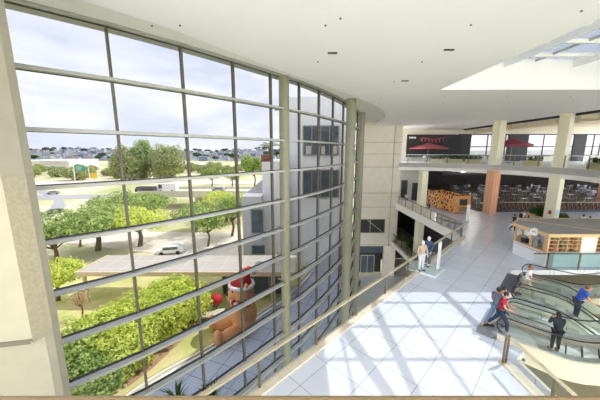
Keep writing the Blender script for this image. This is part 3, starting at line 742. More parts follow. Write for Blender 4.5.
# ================= escalators
P0 = Vector((7.08,9.7,0)); ds = Vector((1,1,0)).normalized(); dt = Vector((1,-1,0)).normalized()
def escalator(s, up, label, wd=1.35, u0=2.0, plate='steel', outer='greenp', lead=0.0):
    base = P0+ds*s
    t = thing('escalator', label, 'escalator', (base.x,base.y,0), R(-45), 'escalators')
    run = 9.7; sg = 1 if up else -1; H = (U if up else -B)*sg; run = abs(H)/math.tan(R(30))
    def zf(u):
        k = .9; v = u-u0
        if v <= 0: return 0.0
        if v < k: return sg*math.tan(R(30))*v*v/(2*k)
        v2 = min(v, run+k/2); z = sg*math.tan(R(30))*(v2-k/2); return z if abs(z) < abs(H) else H
    end = u0+run+1.6
    us = [.6+i*.3 for i in range(int((end-.6)/.3)+1)]
    # truss side panels
    for sd in (-1,1):
        y = sd*wd/2; b = MB()
        vs = []; 
        for a_, c_ in zip(us, us[1:]):
            za, zc = zf(a_), zf(c_); dp = .35 if a_ < 1.4 else .5
            lo_a, lo_c = za-dp, zc-dp
            b.add([(a_,y-.05,lo_a),(c_,y-.05,lo_c),(c_,y+.05,lo_c),(a_,y+.05,lo_a),(a_,y-.05,za+.28),(c_,y-.05,zc+.28),(c_,y+.05,zc+.28),(a_,y+.05,za+.28)],
                  [(3,2,1,0),(4,5,6,7),(0,1,5,4),(2,3,7,6),(1,2,6,5),(3,0,4,7)])
        b.build('side_panel', M[outer], t)
        b = MB()
        for a_, c_ in zip(us, us[1:]):
            za, zc = zf(a_), zf(c_); b.beam((a_,y,za+.3),(c_,y,zc+.3),.3,.05)
        b.build('deck', M['steel'], t)
        b = MB()
        for a_, c_ in zip(us[1:], us[2:]): b.quad((a_,y,zf(a_)+.3),(c_,y,zf(c_)+.3),(c_,y,zf(c_)+.93),(a_,y,zf(a_)+.93))
        n = 10; u1 = us[1]
        arc = [(u1-.3*math.sin(math.pi*i/n), y, .615-.0+.315*math.cos(math.pi*i/n)) for i in range(n+1)]
        b.add(arc, [tuple(range(n+1))]); b.build('balustrade_glass', M['esc_glass'], t)
        pts = [(u_,y,zf(u_)+.97) for u_ in us[::-1] if u_ >= u1]+[(u1-.36*math.sin(math.pi*i/n), y, .62+.35*math.cos(math.pi*i/n)) for i in range(1,n+1)]
        MB().tube(pts,.025,8).build('handrail', M['rubber'], t)
    # landing plate and steps
    MB().bb(.5,u0-.35,-wd/2+.06,wd/2-.06,-.25,.015).build('landing_plate', M[plate], t)
    MB().bb(u0-.35,u0-.2,-wd/2+.06,wd/2-.06,-.2,.02).build('comb_plate', M['frame'], t)
    u_ = u0-.2
    while u_ < end-.6:
        z = zf(u_+.2); MB().bb(u_+.02,u_+.38,-wd/2+.08,wd/2-.08,z-.32,z).build('step', M['step'], t)
        u_ += .4
    b = MB()
    for a_, c_ in zip(us, us[1:]):
        if a_ < .9: continue
        b.beam((a_,0,zf(a_)-.52),(c_,0,zf(c_)-.52),wd,.06)
    b.build('truss_soffit', M['greenp'], t)
    b = MB()
    for a_, c_ in zip(us, us[1:]):
        if a_ > 1.6: b.beam((a_,0,zf(a_)-.14),(c_,0,zf(c_)-.14),wd-.14,.03)
    b.build('gap_shade_sheet', M['dark2'], t)  # dark sheet under the treads, painted shade for the gaps between steps
    return t, zf
e1, z1 = escalator(.95,True,'escalator nearest the camera with cream side panel, going up to the right',1.6,2.3,outer='skirt')
e2, z2 = escalator(2.85,False,'empty downward escalator just behind the nearest one',1.4,1.9)
e3, z3 = escalator(4.65,False,'downward escalator carrying the man in the blue shirt',1.4,1.9)
e4, z4 = escalator(6.45,True,'upward escalator farthest back, beside the kiosk balustrade',1.5,2.4)
def st(s,t_,z=0): q = P0+ds*s+dt*t_; return Vector((q.x,q.y,z))
o = MB().box(0,0,.01,2.75,.62,.02).build('entry_mat', M['mat'], loc=(st(6.2,.2)), rotz=R(45)); tag(o,'dark grey floor mat in front of the farther escalators','mat')
o = MB().box(0,0,.01,2.3,.6,.02).build('entry_mat', mat('light_grey_entry_mat',(150,152,156),.9), loc=(st(1.2,.2)), rotz=R(45)); tag(o,'lighter grey floor mat at the entry of the nearest escalator','mat')
# strips between escalators
b_ = MB(); b_.box(0,0,0,7.45,.5,.25); struct(b_.build('trim_13', M['floor'], loc=st(3.725,.25,-.125), rotz=R(45)))
for s_,w_ in ((1.95,.26),(3.75,.3),(5.5,.25)):
    o = MB().box(0,0,0,w_-.02,1.6,.25).build('trim_10', M['skirt'], loc=st(s_,1.3,-.125), rotz=R(45+0)); o.rotation_euler=(0,0,R(-45+90)); struct(o)

# ================= people
def skin(verts, edges, radii, sub=1):
    me = bpy.data.meshes.new('tmp'); me.from_pydata([tuple(v) for v in verts], edges, [])
    o = bpy.data.objects.new('tmp', me); COL.objects.link(o)
    m = o.modifiers.new('s','SKIN'); m.use_smooth_shade = True
    for i, r in enumerate(radii):
        sv = me.skin_vertices[0].data[i]; sv.radius = (r,r) if not isinstance(r,tuple) else r; sv.use_root = (i == 0)
    ss = o.modifiers.new('d','SUBSURF'); ss.levels = sub
    dg = bpy.context.evaluated_depsgraph_get(); dg.update(); ev = o.evaluated_get(dg); m2 = bpy.data.meshes.new_from_object(ev)
    vs = [v.co.copy() for v in m2.vertices]; fs = [tuple(p.vertices) for p in m2.polygons]
    bpy.data.objects.remove(o); bpy.data.meshes.remove(me); bpy.data.meshes.remove(m2)
    return vs, fs
def person(label, loc, rz, top, legs, h=1.72, hair='hair', skinm='skin', pose='stand', arms=None, shorts=False, sleeves=.55, mann=False, longhair=False, category='person', group=None, lean=0.0, gaze=0.0):
    k = h/1.72; V = Vector
    t = thing('mannequin' if mann else 'person', label, category, loc, rz, group)
    if pose == 'sit':
        hz = .48; pel = V((0,0,hz)); kn = lambda s: V((s*.12,.42,.50)); an = lambda s: V((s*.13,.44,.09)); toe = lambda s: V((s*.14,.62,.04))
    elif pose == 'walk':
        hz = .93; pel = V((0,0,hz)); kn = lambda s: V((s*.09,.20*s+.04,.50)); an = lambda s: V((s*.09,.33*s-.06,.09 if s>0 else .13)); toe = lambda s: V((s*.10,.33*s+.13,.04))
    else:
        hz = .95; pel = V((0,0,hz)); kn = lambda s: V((s*.10,.03,.50)); an = lambda s: V((s*.11,-.01,.09)); toe = lambda s: V((s*.13,.17,.04))
    L = math.sin(lean); Lc = math.cos(lean)
    def up(x,y,z): return V((x, pel.y+y*Lc+z*L, pel.z+z*Lc-y*L))
    waist = up(0,.0,.14); chest = up(0,.0,.34); neck = up(0,-.01,.52); hd = up(0,.03+gaze*.08,.66); sh = lambda s: up(s*.19,-.01,.46)
    if arms is None: arms = {-1: ((-.27,.03,.20),(-.24,.14,-.02)), 1: ((.27,.0,.20),(.26,.10,-.03))}
    el = {s: up(*arms[s][0]) for s in (-1,1)}; wr = {s: up(*arms[s][1]) for s in (-1,1)}
    hip = lambda s: pel+V((s*.095,0,-.05))
    # body
    vs = [pel,waist,chest,neck,neck+(hd-neck)*.4]; ra = [(.12,.09),(.11,.08),(.13,.07),.055,.052]; ed = [(0,1),(1,2),(2,3),(3,4)]
    for s in (-1,1):
        b0 = len(vs); vs += [sh(s),el[s],wr[s],wr[s]+(wr[s]-el[s]).normalized()*.07]; ra += [.052,.042,.028,(.034,.018)]; ed += [(2,b0),(b0,b0+1),(b0+1,b0+2),(b0+2,b0+3)]
        b0 = len(vs); vs += [hip(s),kn(s),an(s),toe(s)]; ra += [.092,.058,.040,.034]; ed += [(0,b0),(b0,b0+1),(b0+1,b0+2),(b0+2,b0+3)]
    v_, f_ = skin(vs, ed, ra); b = MB(); b.add(v_, f_)
    up_dir = (hd-neck).normalized()
    b.ell(hd+V((0,.0,.0)),(.076,.095,.118),14,10)
    b.ell(hd+V((0,.098,-.015)),(.014,.02,.024),8,5)                     # nose
    for s in (-1,1): b.ell(hd+V((s*.078,-.005,-.005)),(.012,.024,.032),8,5)
    b.cur = 1
    for s in (-1,1): b.ell(hd+V((s*.03,.086,.012)),(.012,.01,.008),6,4)
    b.cur = 2; b.ell(hd+V((0,.086,-.055)),(.026,.008,.007),8,4); b.cur = 0
    for s in (-1,1):                                                      # fingers
        d = (wr[s]-el[s]).normalized(); side = d.cross(V((0,1,.2))).normalized(); q = wr[s]+d*.07; nrm = side.cross(d)
        for j, ln in enumerate((.06,.075,.08,.065)):
            o_ = q+side*(j-1.5)*.016; b.tube([o_,o_+d*ln*.5,o_+d*ln*.9+nrm*.02],[.009,.0085,.007],6)
        o_ = wr[s]+d*.025; b.tube([o_,o_+side*s*.03+d*.02+nrm*.02,o_+side*s*.035+d*.055+nrm*.03],[.011,.01,.008],6)
    b.v = [V(p)*k for p in b.v]
    skm = M['mann'] if mann else M[skinm]
    b.build('body', [skm, skm if mann else M['dark2'], skm if mann else M['umb']], t, smooth=True)
    # shirt
    vs = [pel+V((0,0,-.05)),waist,chest,neck-(neck-chest)*.15]; ra = [(.155,.14),(.145,.135),(.178,.142),.072]; ed = [(0,1),(1,2),(2,3)]
    for s in (-1,1):
        b0 = len(vs); m_ = sh(s).lerp(el[s],sleeves) if sleeves <= 1 else el[s]; vs += [sh(s),m_]; ra += [.078,.062]; ed += [(2,b0),(b0,b0+1)]
        if sleeves > 1: vs += [wr[s]]; ra += [.042]; ed += [(b0+1,b0+2)]
    v_, f_ = skin(vs, ed, ra); b = MB(); b.add([V(p)*k for p in v_], f_); b.build('shirt', M[top], t, smooth=True)
    # trousers
    vs = [pel+V((0,0,.03))]; ra = [(.148,.134)]; ed = []
    for s in (-1,1):
        b0 = len(vs); e_ = an(s)+V((0,0,.03)) if not shorts else kn(s)+V((0,0,.03)); vs += [hip(s),kn(s)]+([] if shorts else [e_]); ra += [.108,.076]+([] if shorts else [.060])
        ed += [(0,b0),(b0,b0+1)]+([] if shorts else [(b0+1,b0+2)])
    v_, f_ = skin(vs, ed, ra); b = MB(); b.add([V(p)*k for p in v_], f_); b.build('trousers', M[legs], t, smooth=True)
    for s in (-1,1):
        b = MB(); a0 = an(s); t0 = toe(s); d = (t0-a0); d.z = 0; ang = math.atan2(-d.x,d.y)
        b.ell((a0+t0)/2*k+V((0,0,-.025*k)) ,(.05*k,.145*k,.045*k),12,6,Matrix.Rotation(ang,3,'Z')); b.build('shoe', M['shoe'], t, smooth=True)
    if not mann:
        b = MB(); b.ell((hd+V((0,-.018,.028)))*k,(.088*k,.1*k,.11*k),14,9)
        if longhair: b.ell((hd+V((0,-.06,-.10)))*k,(.09*k,.055*k,.18*k),12,8)
        b.build('hair', M[hair], t, smooth=True)
    return t
def face(dx,dy): return math.atan2(-dx,dy)
FS = face(1,-1)
p = onz(494,326.5,0)
fr = {-1: ((-.25,.10,.2),(-.15,.34,.16)), 1: ((.25,.10,.2),(.14,.34,.18))}
person('man in grey t-shirt and light blue jeans walking towards the nearest escalator',(p.x,p.y,0),face(1,.2),'shgrey','jeans',1.76,pose='walk',skinm='skin2')
p = st(.75,.55,.015)
rt = person('man in crimson shirt and dark jeans stepping onto the nearest escalator',(p.x,p.y,.015),FS,'shred','jeansd',1.72,pose='walk',arms={-1:((-.25,.10,.22),(-.12,.36,.22)),1:((.27,.12,.22),(.26,.40,.25))},skinm='skin',lean=.12)
b = MB(); b.tube([(.17,-.1,1.40),(.24,.1,1.1),(.2,-.12,.95)],.018,6); o = b.build('strap', M['rubber'], rt)
p = st(1.4,.45,.0); person('person in white top half hidden between the men in grey and crimson',(p.x,p.y,0.0),FS,'shwhite','beigecl',1.6,pose='stand',hair='hair')
p = st(4.75,1.0,.015); person('man in loose white shirt and khaki trousers boarding the second escalator from the back',(p.x,p.y,.015),FS,'shwhite','khaki',1.72,hair='hairb',pose='walk',skinm='skin2',arms={-1:((-.26,.08,.2),(-.2,.3,.2)),1:((.27,.1,.2),(.34,.36,.24))})
q = 2.75; p = st(4.6,q); person('man in blue shirt leaning forward on the downward escalator',(p.x,p.y,z3(q+.1)+.01),face(1,-.55),'shblue','jeansd',1.74,hair='hairb',arms={-1:((-.25,.16,.24),(-.2,.42,.2)),1:((.27,.16,.24),(.26,.44,.22))},lean=.35,skinm='skin')
q = 2.2; p = st(.8,q); person('woman with dark hair in a black top on the nearest escalator',(p.x,p.y,z1(q)-.02 if z1(q)>0 else .0),face(.3,1),'shblack','black',1.5,longhair=True,sleeves=1.2,arms={-1:((-.24,.14,.24),(-.08,.30,.42)),1:((.25,.14,.24),(.08,.30,.42))},lean=.15,skinm='skin2')
p = onz(512.5,231.5,0); person('woman in dark outfit with bare shoulders walking towards the kiosk corner',(p.x,p.y,0),face(.2,-1),'black','black',1.62,sleeves=.12,pose='walk',longhair=False)
p = seatman; person('man in white shirt seated at the small brown table',(p.x,p.y,0),R(-90),'shwhite','jeans',1.7,pose='sit',hair='plushw' if False else 'hairb')
for px, Y, lab, top, lh, ht in ((581,25.2,'woman in white top seated behind the kiosk, left of the pair','shwhite',False,1.7),(588,24.6,'woman with long dark hair seated beside the one in white behind the kiosk','shwhite',True,1.65)):
    p = atY(px,230,Y); rz = face(1,.3) if not lh else face(-.6,.8)
    chair('dark chair under the '+('left' if not lh else 'right')+' of the two women behind the kiosk',(p.x,p.y,0),rz+math.pi,None); person(lab,(p.x,p.y,.0),rz,top,'jeans',ht,pose='sit',longhair=lh)
p = atY(438.5,215,29.5); person('person in dark clothes leaning on the far glass balustrade',(14.35,p.y,0),R(90),'black','khaki',1.7,arms={-1:((-.24,.14,.24),(-.1,.3,.1)),1:((.25,.14,.24),(.1,.3,.1))},lean=.15)
p = atY(404.5,195,38.4); person('person in pale blue shirt near the dark doors behind the far balustrade',(14.45,36.2,0),R(180),'paperb','jeansd',1.65)
# kiosk attendants
person('attendant in grey shirt with dark hair inside the kiosk near its front corner',(16.35,16.95,0),R(80),'cars','black',1.62)
person('attendant in white shirt inside the kiosk near its left end',(16.5,18.0,0),R(80),'shwhite','black',1.6)
# some diners, seated in the food court
random.seed(9); G3='diners in the dim food court'
for k,(x,y) in enumerate(spots[::4]):
    a = .3+spots.index((x,y)); 
    person('seated diner in white behind the patterned fence',(x+.0+math.sin(a)*.6,y-math.cos(a)*.6,0),a,'shwhite','jeansd',1.65,pose='sit',group=G3)
# mannequins on a plinth
m1 = onz(420.5,272.5,0); m2 = onz(427,268,0); pc = (onz(417,281,0)+onz(437,264,0))/2
t = thing('display_plinth','low pale teal square plinth carrying two white mannequins','plinth',((m1.x+m2.x)/2+.1,(m1.y+m2.y)/2+.05,0),R(45))
MB().box(0,0,.06,1.5,1.7,.12).build('plinth_body', M['white'], t); MB().box(0,0,.13,1.54,1.74,.02).build('plinth_top', M['teal'], t)
pm = (9.25,16.35); person('white mannequin in tan top and white trousers on the teal plinth',(m1.x,m1.y,.14),R(190),'beigecl','plushw',1.86,mann=True,sleeves=1.2,category='mannequin',group='mannequins on the plinth')
person('white mannequin in navy jacket and grey trousers on the teal plinth',(m2.x,m2.y,.14),R(120),'navy','shgrey',1.9,mann=True,sleeves=1.2,category='mannequin',group='mannequins on the plinth')
t = thing('totem_sign','narrow white standing panel on the teal plinth behind the mannequins','sign',(m2.x+.35,m2.y-.62,.14),R(45))
MB().box(0,0,.9,.4,.06,1.7).build('panel', M['white'], t); MB().box(0,0,.03,.42,.25,.06).build('foot', M['steel'], t)
p = onz(467,222,0); t = thing('totem_sign','slim white standing sign by the corner of the far balustrade','sign',(p.x,p.y,0),R(20))
MB().box(0,0,.95,.35,.08,1.7).build('panel', M['white'], t); MB().box(0,0,.05,.4,.3,.1).build('foot', M['steel'], t)
# lower balcony plants
for i,(px,py) in enumerate(((407,243),(412,240),(402,255),(410,262))):
    p = atY(px,py,(36,34,33,30)[i]); bush('potted_shrub',('green shrub on the lower balcony beside the beige wall','green shrub on the lower balcony next to the slim cream column','low shrub behind the lower balcony fascia','shrub on the lower balcony nearest the long glass balustrade')[i],'plant',(max(p.x,14.2)+.3*(i%2),p.y,B),1.6,1.4,'bushm',300,.12,i,'lower balcony shrubs')
p = onz(352,290,G); bush('potted_shrub','dark round shrub on the ground level beside the farthest round column','plant',(p.x,p.y,G),2.0,2.2,'bushm',700,.13,33)

# ================= OUTSIDE
b = MB(); b.bb(-900,900,-200,1500,G-.8,G-.12); 
gr = struct(b.build('ground', M['ground']))
PE = catmull([(-22,4),(-16,11)]+[tuple(onz(a,b_,G)[:2]) for a,b_ in ((150,388),(201,358),(232,339),(262,317),(284,301))]+[(1.5,37.5),(3,44)],8)
gl_ = [p for p in offset(GL,-.1)][::-1]
b = MB(); b.prism([p for p in PE]+[(9,44),(9,38.4)]+gl_+[(-20,-3),(-30,-3)], G-.12, G-.02); struct(b.build('paving', M['paving']))
band('trim_11', PE, G-.12, G+.12, .28, M['white'], -1)
band('trim_12', offset(PE,-.7), G-.12, G+.05, .18, M['white'], -1)
def flat(name, pts, z, m, label=None): b = MB(); b.prism(pts, G-.12, z); return struct(b.build(name, m))
P2 = lambda px,py: tuple(onz(px,py,G)[:2])
flat('lawn', [(x-1.0,y+.6) for x,y in PE[4:]]+[(-14,40),(-40,40),(-40,12)], G-.06, M['lawn'])
flat('soil_bed', [P2(128,386),P2(152,368),P2(188,334),P2(206,318),P2(196,300),P2(166,322),P2(118,358)], G-.03, M['soil'])
flat('plaza', [P2(46,240),P2(110,248),P2(240,262),P2(240,232),P2(150,232),P2(110,212),P2(60,215)], G-.04, M['plaza'])
flat('road_1', [P2(38,226),P2(52,217),P2(66,206),P2(62,197),P2(45,190),P2(30,186),P2(30,189),P2(44,195),P2(55,201),P2(50,208),P2(36,216)], G-.03, M['asphalt'])
flat('road_2', [(-140,100),(-20,112),(60,118),(60,128),(-20,122),(-140,112)], G-.04, M['asphalt'])
flat('road_3', [(-240,150),(60,160),(60,176),(-240,168)], G-.04, M['plaza'])
# overpass
t = thing('overpass','low beige concrete road overpass crossing behind the street trees','bridge',(0,0,0))
zt = G+5.0
MB().bb(-52,6,86,97,zt-1.1,zt).build('deck', M['concrete'], t); MB().bb(-52,6,85.7,86,zt-1.1,zt+.8).build('barrier', M['concrete'], t); MB().bb(-52,6,97,97.3,zt,zt+.8).build('barrier', M['concrete'], t)
for xx in (-48,-34,-20,-6): MB().bb(xx-.6,xx+.6,88,95,G-.1,zt-1.1).build('bridge_pier', M['concrete'], t)
def vehicle(name, label, cat, loc, rz, m, L=4.4, W=1.8, Hh=1.45, van=False, group=None):
    t = thing(name,label,cat,loc,rz,group); b = MB()
    prof = [(-L/2,.35),(-L/2,.85),(-L/2+.15*L,.95),(-L/2+.27*L,Hh),(L/2-.2*L,Hh),(L/2-.03*L,.95),(L/2,.8),(L/2,.35)] if not van else [(-L/2,.35),(-L/2,1.1),(-L/2+.1*L,Hh),(L/2,Hh),(L/2,.35)]
    n = len(prof); vs = [(x,-W/2,z) for x,z in prof]+[(x,W/2,z) for x,z in prof]
    b.add(vs,[tuple(range(n)),tuple(range(2*n-1,n-1,-1))]+[(i+n,(i+1)%n+n,(i+1)%n,i) for i in range(n)]); b.build('body', M[m], t)
    b = MB(); 
    for s in (-1,1): b.bb(-L/2+.25*L,L/2-.2*L,s*W/2-.01,s*W/2+.01,.95,Hh-.12) if not van else b.bb(-L/2+.1*L,-L/2+.28*L,s*W/2-.01,s*W/2+.01,1.1,Hh-.25)
    b.build('windows', M['bglass'], t)
    for s in (-1,1):
        for x in (-L*.32,L*.3): MB().tube([(x,s*W/2-.12,.33),(x,s*W/2+.03,.33)],.33,14).build('wheel', M['tyre'], t)
    return t
vehicle('van','white box van crossing the overpass','van',(-44.5,90.5,zt),0,'carw',6.4,2.1,2.7,True)
vehicle('truck','dark flatbed truck ahead of the white van on the overpass','truck',(-50.5+0,88,zt),0,'card',6,2.2,2.0,True)
vehicle('car','silver car on the overpass right of the white van','car',(-27.5,91,zt),0,'cars')
p = onz(171,253,G); vehicle('car','white car parked on the pale forecourt','car',(p.x,p.y,G-.04),R(15),'carw',4.4,1.9,1.55)
p = onz(54,194,G); vehicle('car','silver car on the side road at the left','car',(p.x,p.y,G-.04),R(20),'cars')
p = onz(55,213,G); vehicle('car','dark car on the curving road at the left','car',(p.x,p.y,G-.04),R(50),'card',3.6,1.6,1.3)
p = atY(148,191,80); vehicle('car','dark car partly hidden by the street tree below the overpass','car',(p.x,80,G-.12),0,'card')
# long canopy
t = thing('canopy_roof','long pale flat canopy with tan edge between the trees and the white building','canopy',(0,0,0))
zc = G+4.1
MB().bb(-26.3,-.5,30.2,35.4,zc-.15,zc).build('roof_slab', M['panelroof'], t); MB().bb(-26.4,-.5,30.0,30.2,zc-.5,zc+.03).build('edge_beam', M['tan'], t); MB().bb(-26.6,-26.4,30,35.5,zc-.5,zc+.03).build('edge_beam', M['tan'], t)
for xx in (-26,-20,-14,-8.6,-3.4): MB().bb(xx-.15,xx+.15,30.4,30.7,G-.12,zc-.15).build('post', M['tan'], t)
t = thing('glass_shelter','glazed waiting shelter standing in the shade under the canopy','shelter',(-5.5,32.6,G-.1))
MB().bb(-4.5,3.5,0,.06,0,3.2).build('glass_wall', M['bglass'], t)
for xx in (-4.5,-2.5,-.5,1.5,3.5): MB().bb(xx-.05,xx+.05,-.08,.0,0,3.3).build('post', M['steel'], t)
# white wing of the building
def building(name,label,loc,parts_): pass
t = thing('office_building','white panelled building wing seen through the glass right of the round column','building',(0,0,0))
MB().bb(-5.6,-1.8,40,56,G-.1,EZ-1.4).build('wall_block', M['bwhite'], t)
MB().bb(-1.8,7.9,41.5,56,G-.1,EZ+7.9).build('wall_block', M['bwhite'], t)
MB().bb(-8.4,-5.6,38.4,50,G-.1,EZ-6.3).build('wall_block', M['bwhite'], t)
MB().add([(-8.4,42,EZ-6.3),(-5.6,42,EZ-6.3),(-5.6,42,EZ-4),(-8.4,50,EZ-6.3),(-5.6,50,EZ-6.3),(-5.6,50,EZ-4)],[(0,1,2),(5,4,3),(0,2,5,3),(1,4,5,2)]).build('sloping_roof', M['cars'], t)
def win(px0,py0,px1,py1,Y,n=1):
    a_ = atY(px0,py0,Y); c_ = atY(px1,py1,Y); f = MB().bb(a_.x,c_.x,Y-.12,Y+.02,c_.z,a_.z).build('window', M['bglass'], t)
    b = MB()
    for k in range(n+1): x = a_.x+(c_.x-a_.x)*k/n; b.bb(x-.07,x+.07,Y-.2,Y-.1,c_.z,a_.z)
    b.bb(a_.x,c_.x,Y-.2,Y-.1,a_.z-.08,a_.z+.08); b.bb(a_.x,c_.x,Y-.2,Y-.1,c_.z-.08,c_.z+.08); b.build('window_frame', M['frame'], f)
win(251,209,264,233,38.4,1); win(252,245,265,254,38.4,1)
win(303,126,338,155,41.5,4); win(303,170,338,197,41.5,4)
b = MB()
for px0 in (306,319,331): a_=atY(px0,146,41.5); b.bb(a_.x,a_.x+.9,41.3,41.38,a_.z-1.2,a_.z)
b.build('shutter', M['concrete'], t)
t = thing('exterior_stair','white exterior staircase in front of the white building wing','stairs',(0,0,0))
for k in range(12): MB().bb(1.0+k*.42,1.42+k*.42,38.9,41.3,G-.1,G+.3+k*.32).build('step', M['white'], t)
for yy in (38.85,): MB().beam((1.0,yy,G+1.3),(6.0,yy,G+1.3+3.85),.06,.06).build('handrail', M['steel'], t)
t = thing('roof_planter','terracotta roof planter on top of the white building wing','planter',(-4.95,40.6,EZ-1.4))
MB().box(0,0,.5,1.5,1.0,1.0).build('box', M['terra'], t)
t = thing('palm','small palm with arching fronds growing in the terracotta roof planter','palm tree',(-4.5,40.6,EZ-.4))
MB().tube([(0,0,0),(0,0,1.1)],[.16,.12],8).build('trunk', M['bark'], t)
b = MB(); rnd = random.Random(2)
for k in range(22):
    a_ = k*2.4; el_ = rnd.uniform(.3,1.3); L_ = rnd.uniform(1.3,1.9); prev = None; c_ = Vector((math.cos(a_),math.sin(a_),0))
    pts = [Vector((0,0,1.1))+c_*L_*u_*math.cos(el_*(1-.4*u_))+Vector((0,0,1))*(L_*math.sin(el_)*u_-.95*u_*u_) for u_ in [i/7 for i in range(8)]]
    sd = Vector((-c_.y,c_.x,0))
    for i in range(7):
        for s in (-1,1):
            w0 = .28*math.sin(math.pi*(i+.6)/8); b.add([pts[i],pts[i+1],pts[i+1]+sd*s*w0-Vector((0,0,.14))],[(0,1,2)])
b.build('fronds', M['mid'], t)

# giant teddy bear
bp = Vector((-5.75,25.3,G-.05)); t = thing('teddy_bear','giant seated golden-brown teddy bear figure with red hat on the lawn','bear statue',(bp.x,bp.y,bp.z),R(118)); t.scale=(1.03,1.03,1.03)
# local: faces +Y
b = MB(); Rm = Matrix.Rotation
b.ell((0,0,2.0),(1.45,1.3,1.85),24,16); b.ell((0,.15,4.35),(1.2,1.1,1.05),24,16); b.ell((0,1.1,4.1),(.55,.5,.42),16,10)
for s in (-1,1):
    b.ell((s*.95,-.05,5.15),(.38,.22,.38),14,10)
    b.ell((s*1.0,1.5,.72),(.62,1.5,.7),18,12,Rm(R(s*-14),3,'Z')); b.ell((s*1.35,2.85,.95),(.6,.42,.8),16,10)
    b.ell((s*1.45,.55,2.55),(.5,.5,1.15),16,12,Rm(R(-38),3,'X'))
me_o = b.build('tmp_bear', M['bear']); mo = me_o.modifiers.new('r','REMESH'); mo.mode='VOXEL'; mo.voxel_size=.12; mo.use_smooth_shade=True
sm = me_o.modifiers.new('s','SMOOTH'); sm.iterations=3
dg = bpy.context.evaluated_depsgraph_get(); dg.update(); m2 = bpy.data.meshes.new_from_object(me_o.evaluated_get(dg)); bpy.data.objects.remove(me_o)
o = bpy.data.objects.new('body', m2); COL.objects.link(o); o.parent = t
if not m2.materials: m2.materials.append(M['bear'])
b = MB(); b.ell((0,1.55,4.25),(.22,.14,.15),12,8); 
for s in (-1,1): b.ell((s*.42,1.12,4.62),(.11,.07,.12),10,6)
b.build('eyes_and_nose', M['dark2'], t, smooth=True)
b = MB(); b.tube([(0,.1,4.95),(0,.0,5.5),(.1,-.3,6.0),(.35,-.8,6.15),(.6,-1.3,5.8)],[1.12,.9,.55,.35,.15],20); ht = b.build('hat', M['red'], t, smooth=True)
b = MB(); pts = [(1.13*math.cos(a),.1+1.08*math.sin(a),4.98) for a in [2*math.pi*i/24 for i in range(25)]]; b.tube(pts,.2,8); b.build('hat_brim', M['plushw'], ht, smooth=True)
MB().ell((.65,-1.4,5.65),(.28,.28,.28),12,8).build('pompom', M['plushw'], ht, smooth=True)
for k in range(18):
    a = 2*math.pi*k/18; a1 = 2*math.pi*(k+1)/18
    MB().beam((1.08*math.cos(a),1.02*math.sin(a)+.1,3.4),(1.08*math.cos(a1),1.02*math.sin(a1)+.1,3.4),.3,.36).build('scarf_patch', M['red' if k%2 else 'plushw'], t)
p = onz(217,311,G); t = thing('bauble','large dark red ball ornament on a stand beside the giant bear','ornament',(p.x,p.y,G-.05))
MB().ell((0,0,1.5),(.7,.7,.65),16,10).build('ball', M['red'], t, smooth=True); MB().cyl(0,0,0,.95,.12,8).build('stand', M['post'], t); MB().ell((0,0,.85),(.5,.5,.14),14,6).build('collar', M['signg'], t, smooth=True)
p = onz(200,318,G); t = thing('bench','low grey platform bench on the lawn left of the giant bear','bench',(p.x,p.y,G-.06),.15)
MB().box(0,0,.5,5.2,1.4,.16).build('seat', M['concrete'], t)
for s in (-2.2,2.2): MB().box(s,0,.21,.3,1.2,.42).build('leg', M['concrete'], t)

# trees
def PT(px, py): q = onz(px,py,G); return (q.x,q.y,G-.12)
# near dense lime bushes (canopy seen from above)
k = 0
near = [(88,385,3.6,6.6,'mid'),(108,368,3.4,5.6,'lime'),(132,352,3.6,5.6,'lime'),(160,330,4.2,6.4,'lime'),(96,360,4.4,7.0,'mid'),(128,345,4.6,7.6,'lime'),(158,322,4.8,7.6,'lime'),(186,312,4.2,6.4,'lime'),(108,352,4.6,7.4,'lime'),(176,315,5.0,7.0,'lime'),(78,378,3.8,6.0,'mid')]
where = ['beside the cream pier at the bottom','in the middle of the lower row','above the tan soil bed','at the right of the lower row','in the middle row beside the pier','in the middle row, centre','in the upper row right of centre','nearest to the giant bear','between the pier and the centre of the mass','at the upper right just below the canopy roof','lowest at the foot of the pier']
for (px,py,h_,w_,m_),wh in zip(near,where):
    bush('bush','dense sunlit '+('yellow-green' if m_=='lime' else 'green')+' bush '+wh,'bush',PT(px,py+6),h_,w_,m_,5200,.17,60+k,'bushes in front of the canopy roof',7); k += 1
specs = [
 ('spreading bright green tree behind the long canopy, left of centre',(98,250),8.5,17,'mid',5200,.30),
 ('spreading yellow-green tree behind the long canopy, at the centre',(140,246),8.0,15,'lime',5200,.28),
 ('wide green tree left of the forecourt against the pier',(56,262),6.5,11,'mid',3600,.25),
 ('low green tree beside the pier below the canopy roof',(58,300),5.0,8,'lime',3000,.2),
 ('street tree with open crown right of the parked white car',(208,246),7.5,8,'mid',2600,.24),
 ('street tree with a pale trunk left of the white building',(232,236),9.0,10,'mid',3000,.26),
 ('round yellow-green tree in front of the overpass, right',(226,222),8.5,15,'lime',4200,.3),
 ('round yellow-green tree in front of the overpass, centre',(196,232),7.0,11,'mid',3200,.28),
 ('dark green tree below the overpass at centre left',(150,222),7.5,14,'mid',3600,.3),
 ('tree with lime crown under the left end of the overpass',(118,222),8.0,16,'mid',3800,.3),
]
for i,(lab,pp,h_,w_,m_,n_,s_) in enumerate(specs):
    tree('tree',lab,'tree',PT(*pp),h_,w_,m_,n_,s_,100+i,group='street trees outside')
tree('tree','bare pinkish-tan tree with thin open crown left of the forecourt','tree',PT(80,246),5.5,6.5,'pinkl',700,.14,201,bark='terra')
tree('tree','thin pinkish tree beside the canopy roof post at the left','tree',PT(82,318),4.0,3.5,'pinkl',350,.12,202,bark='terra')
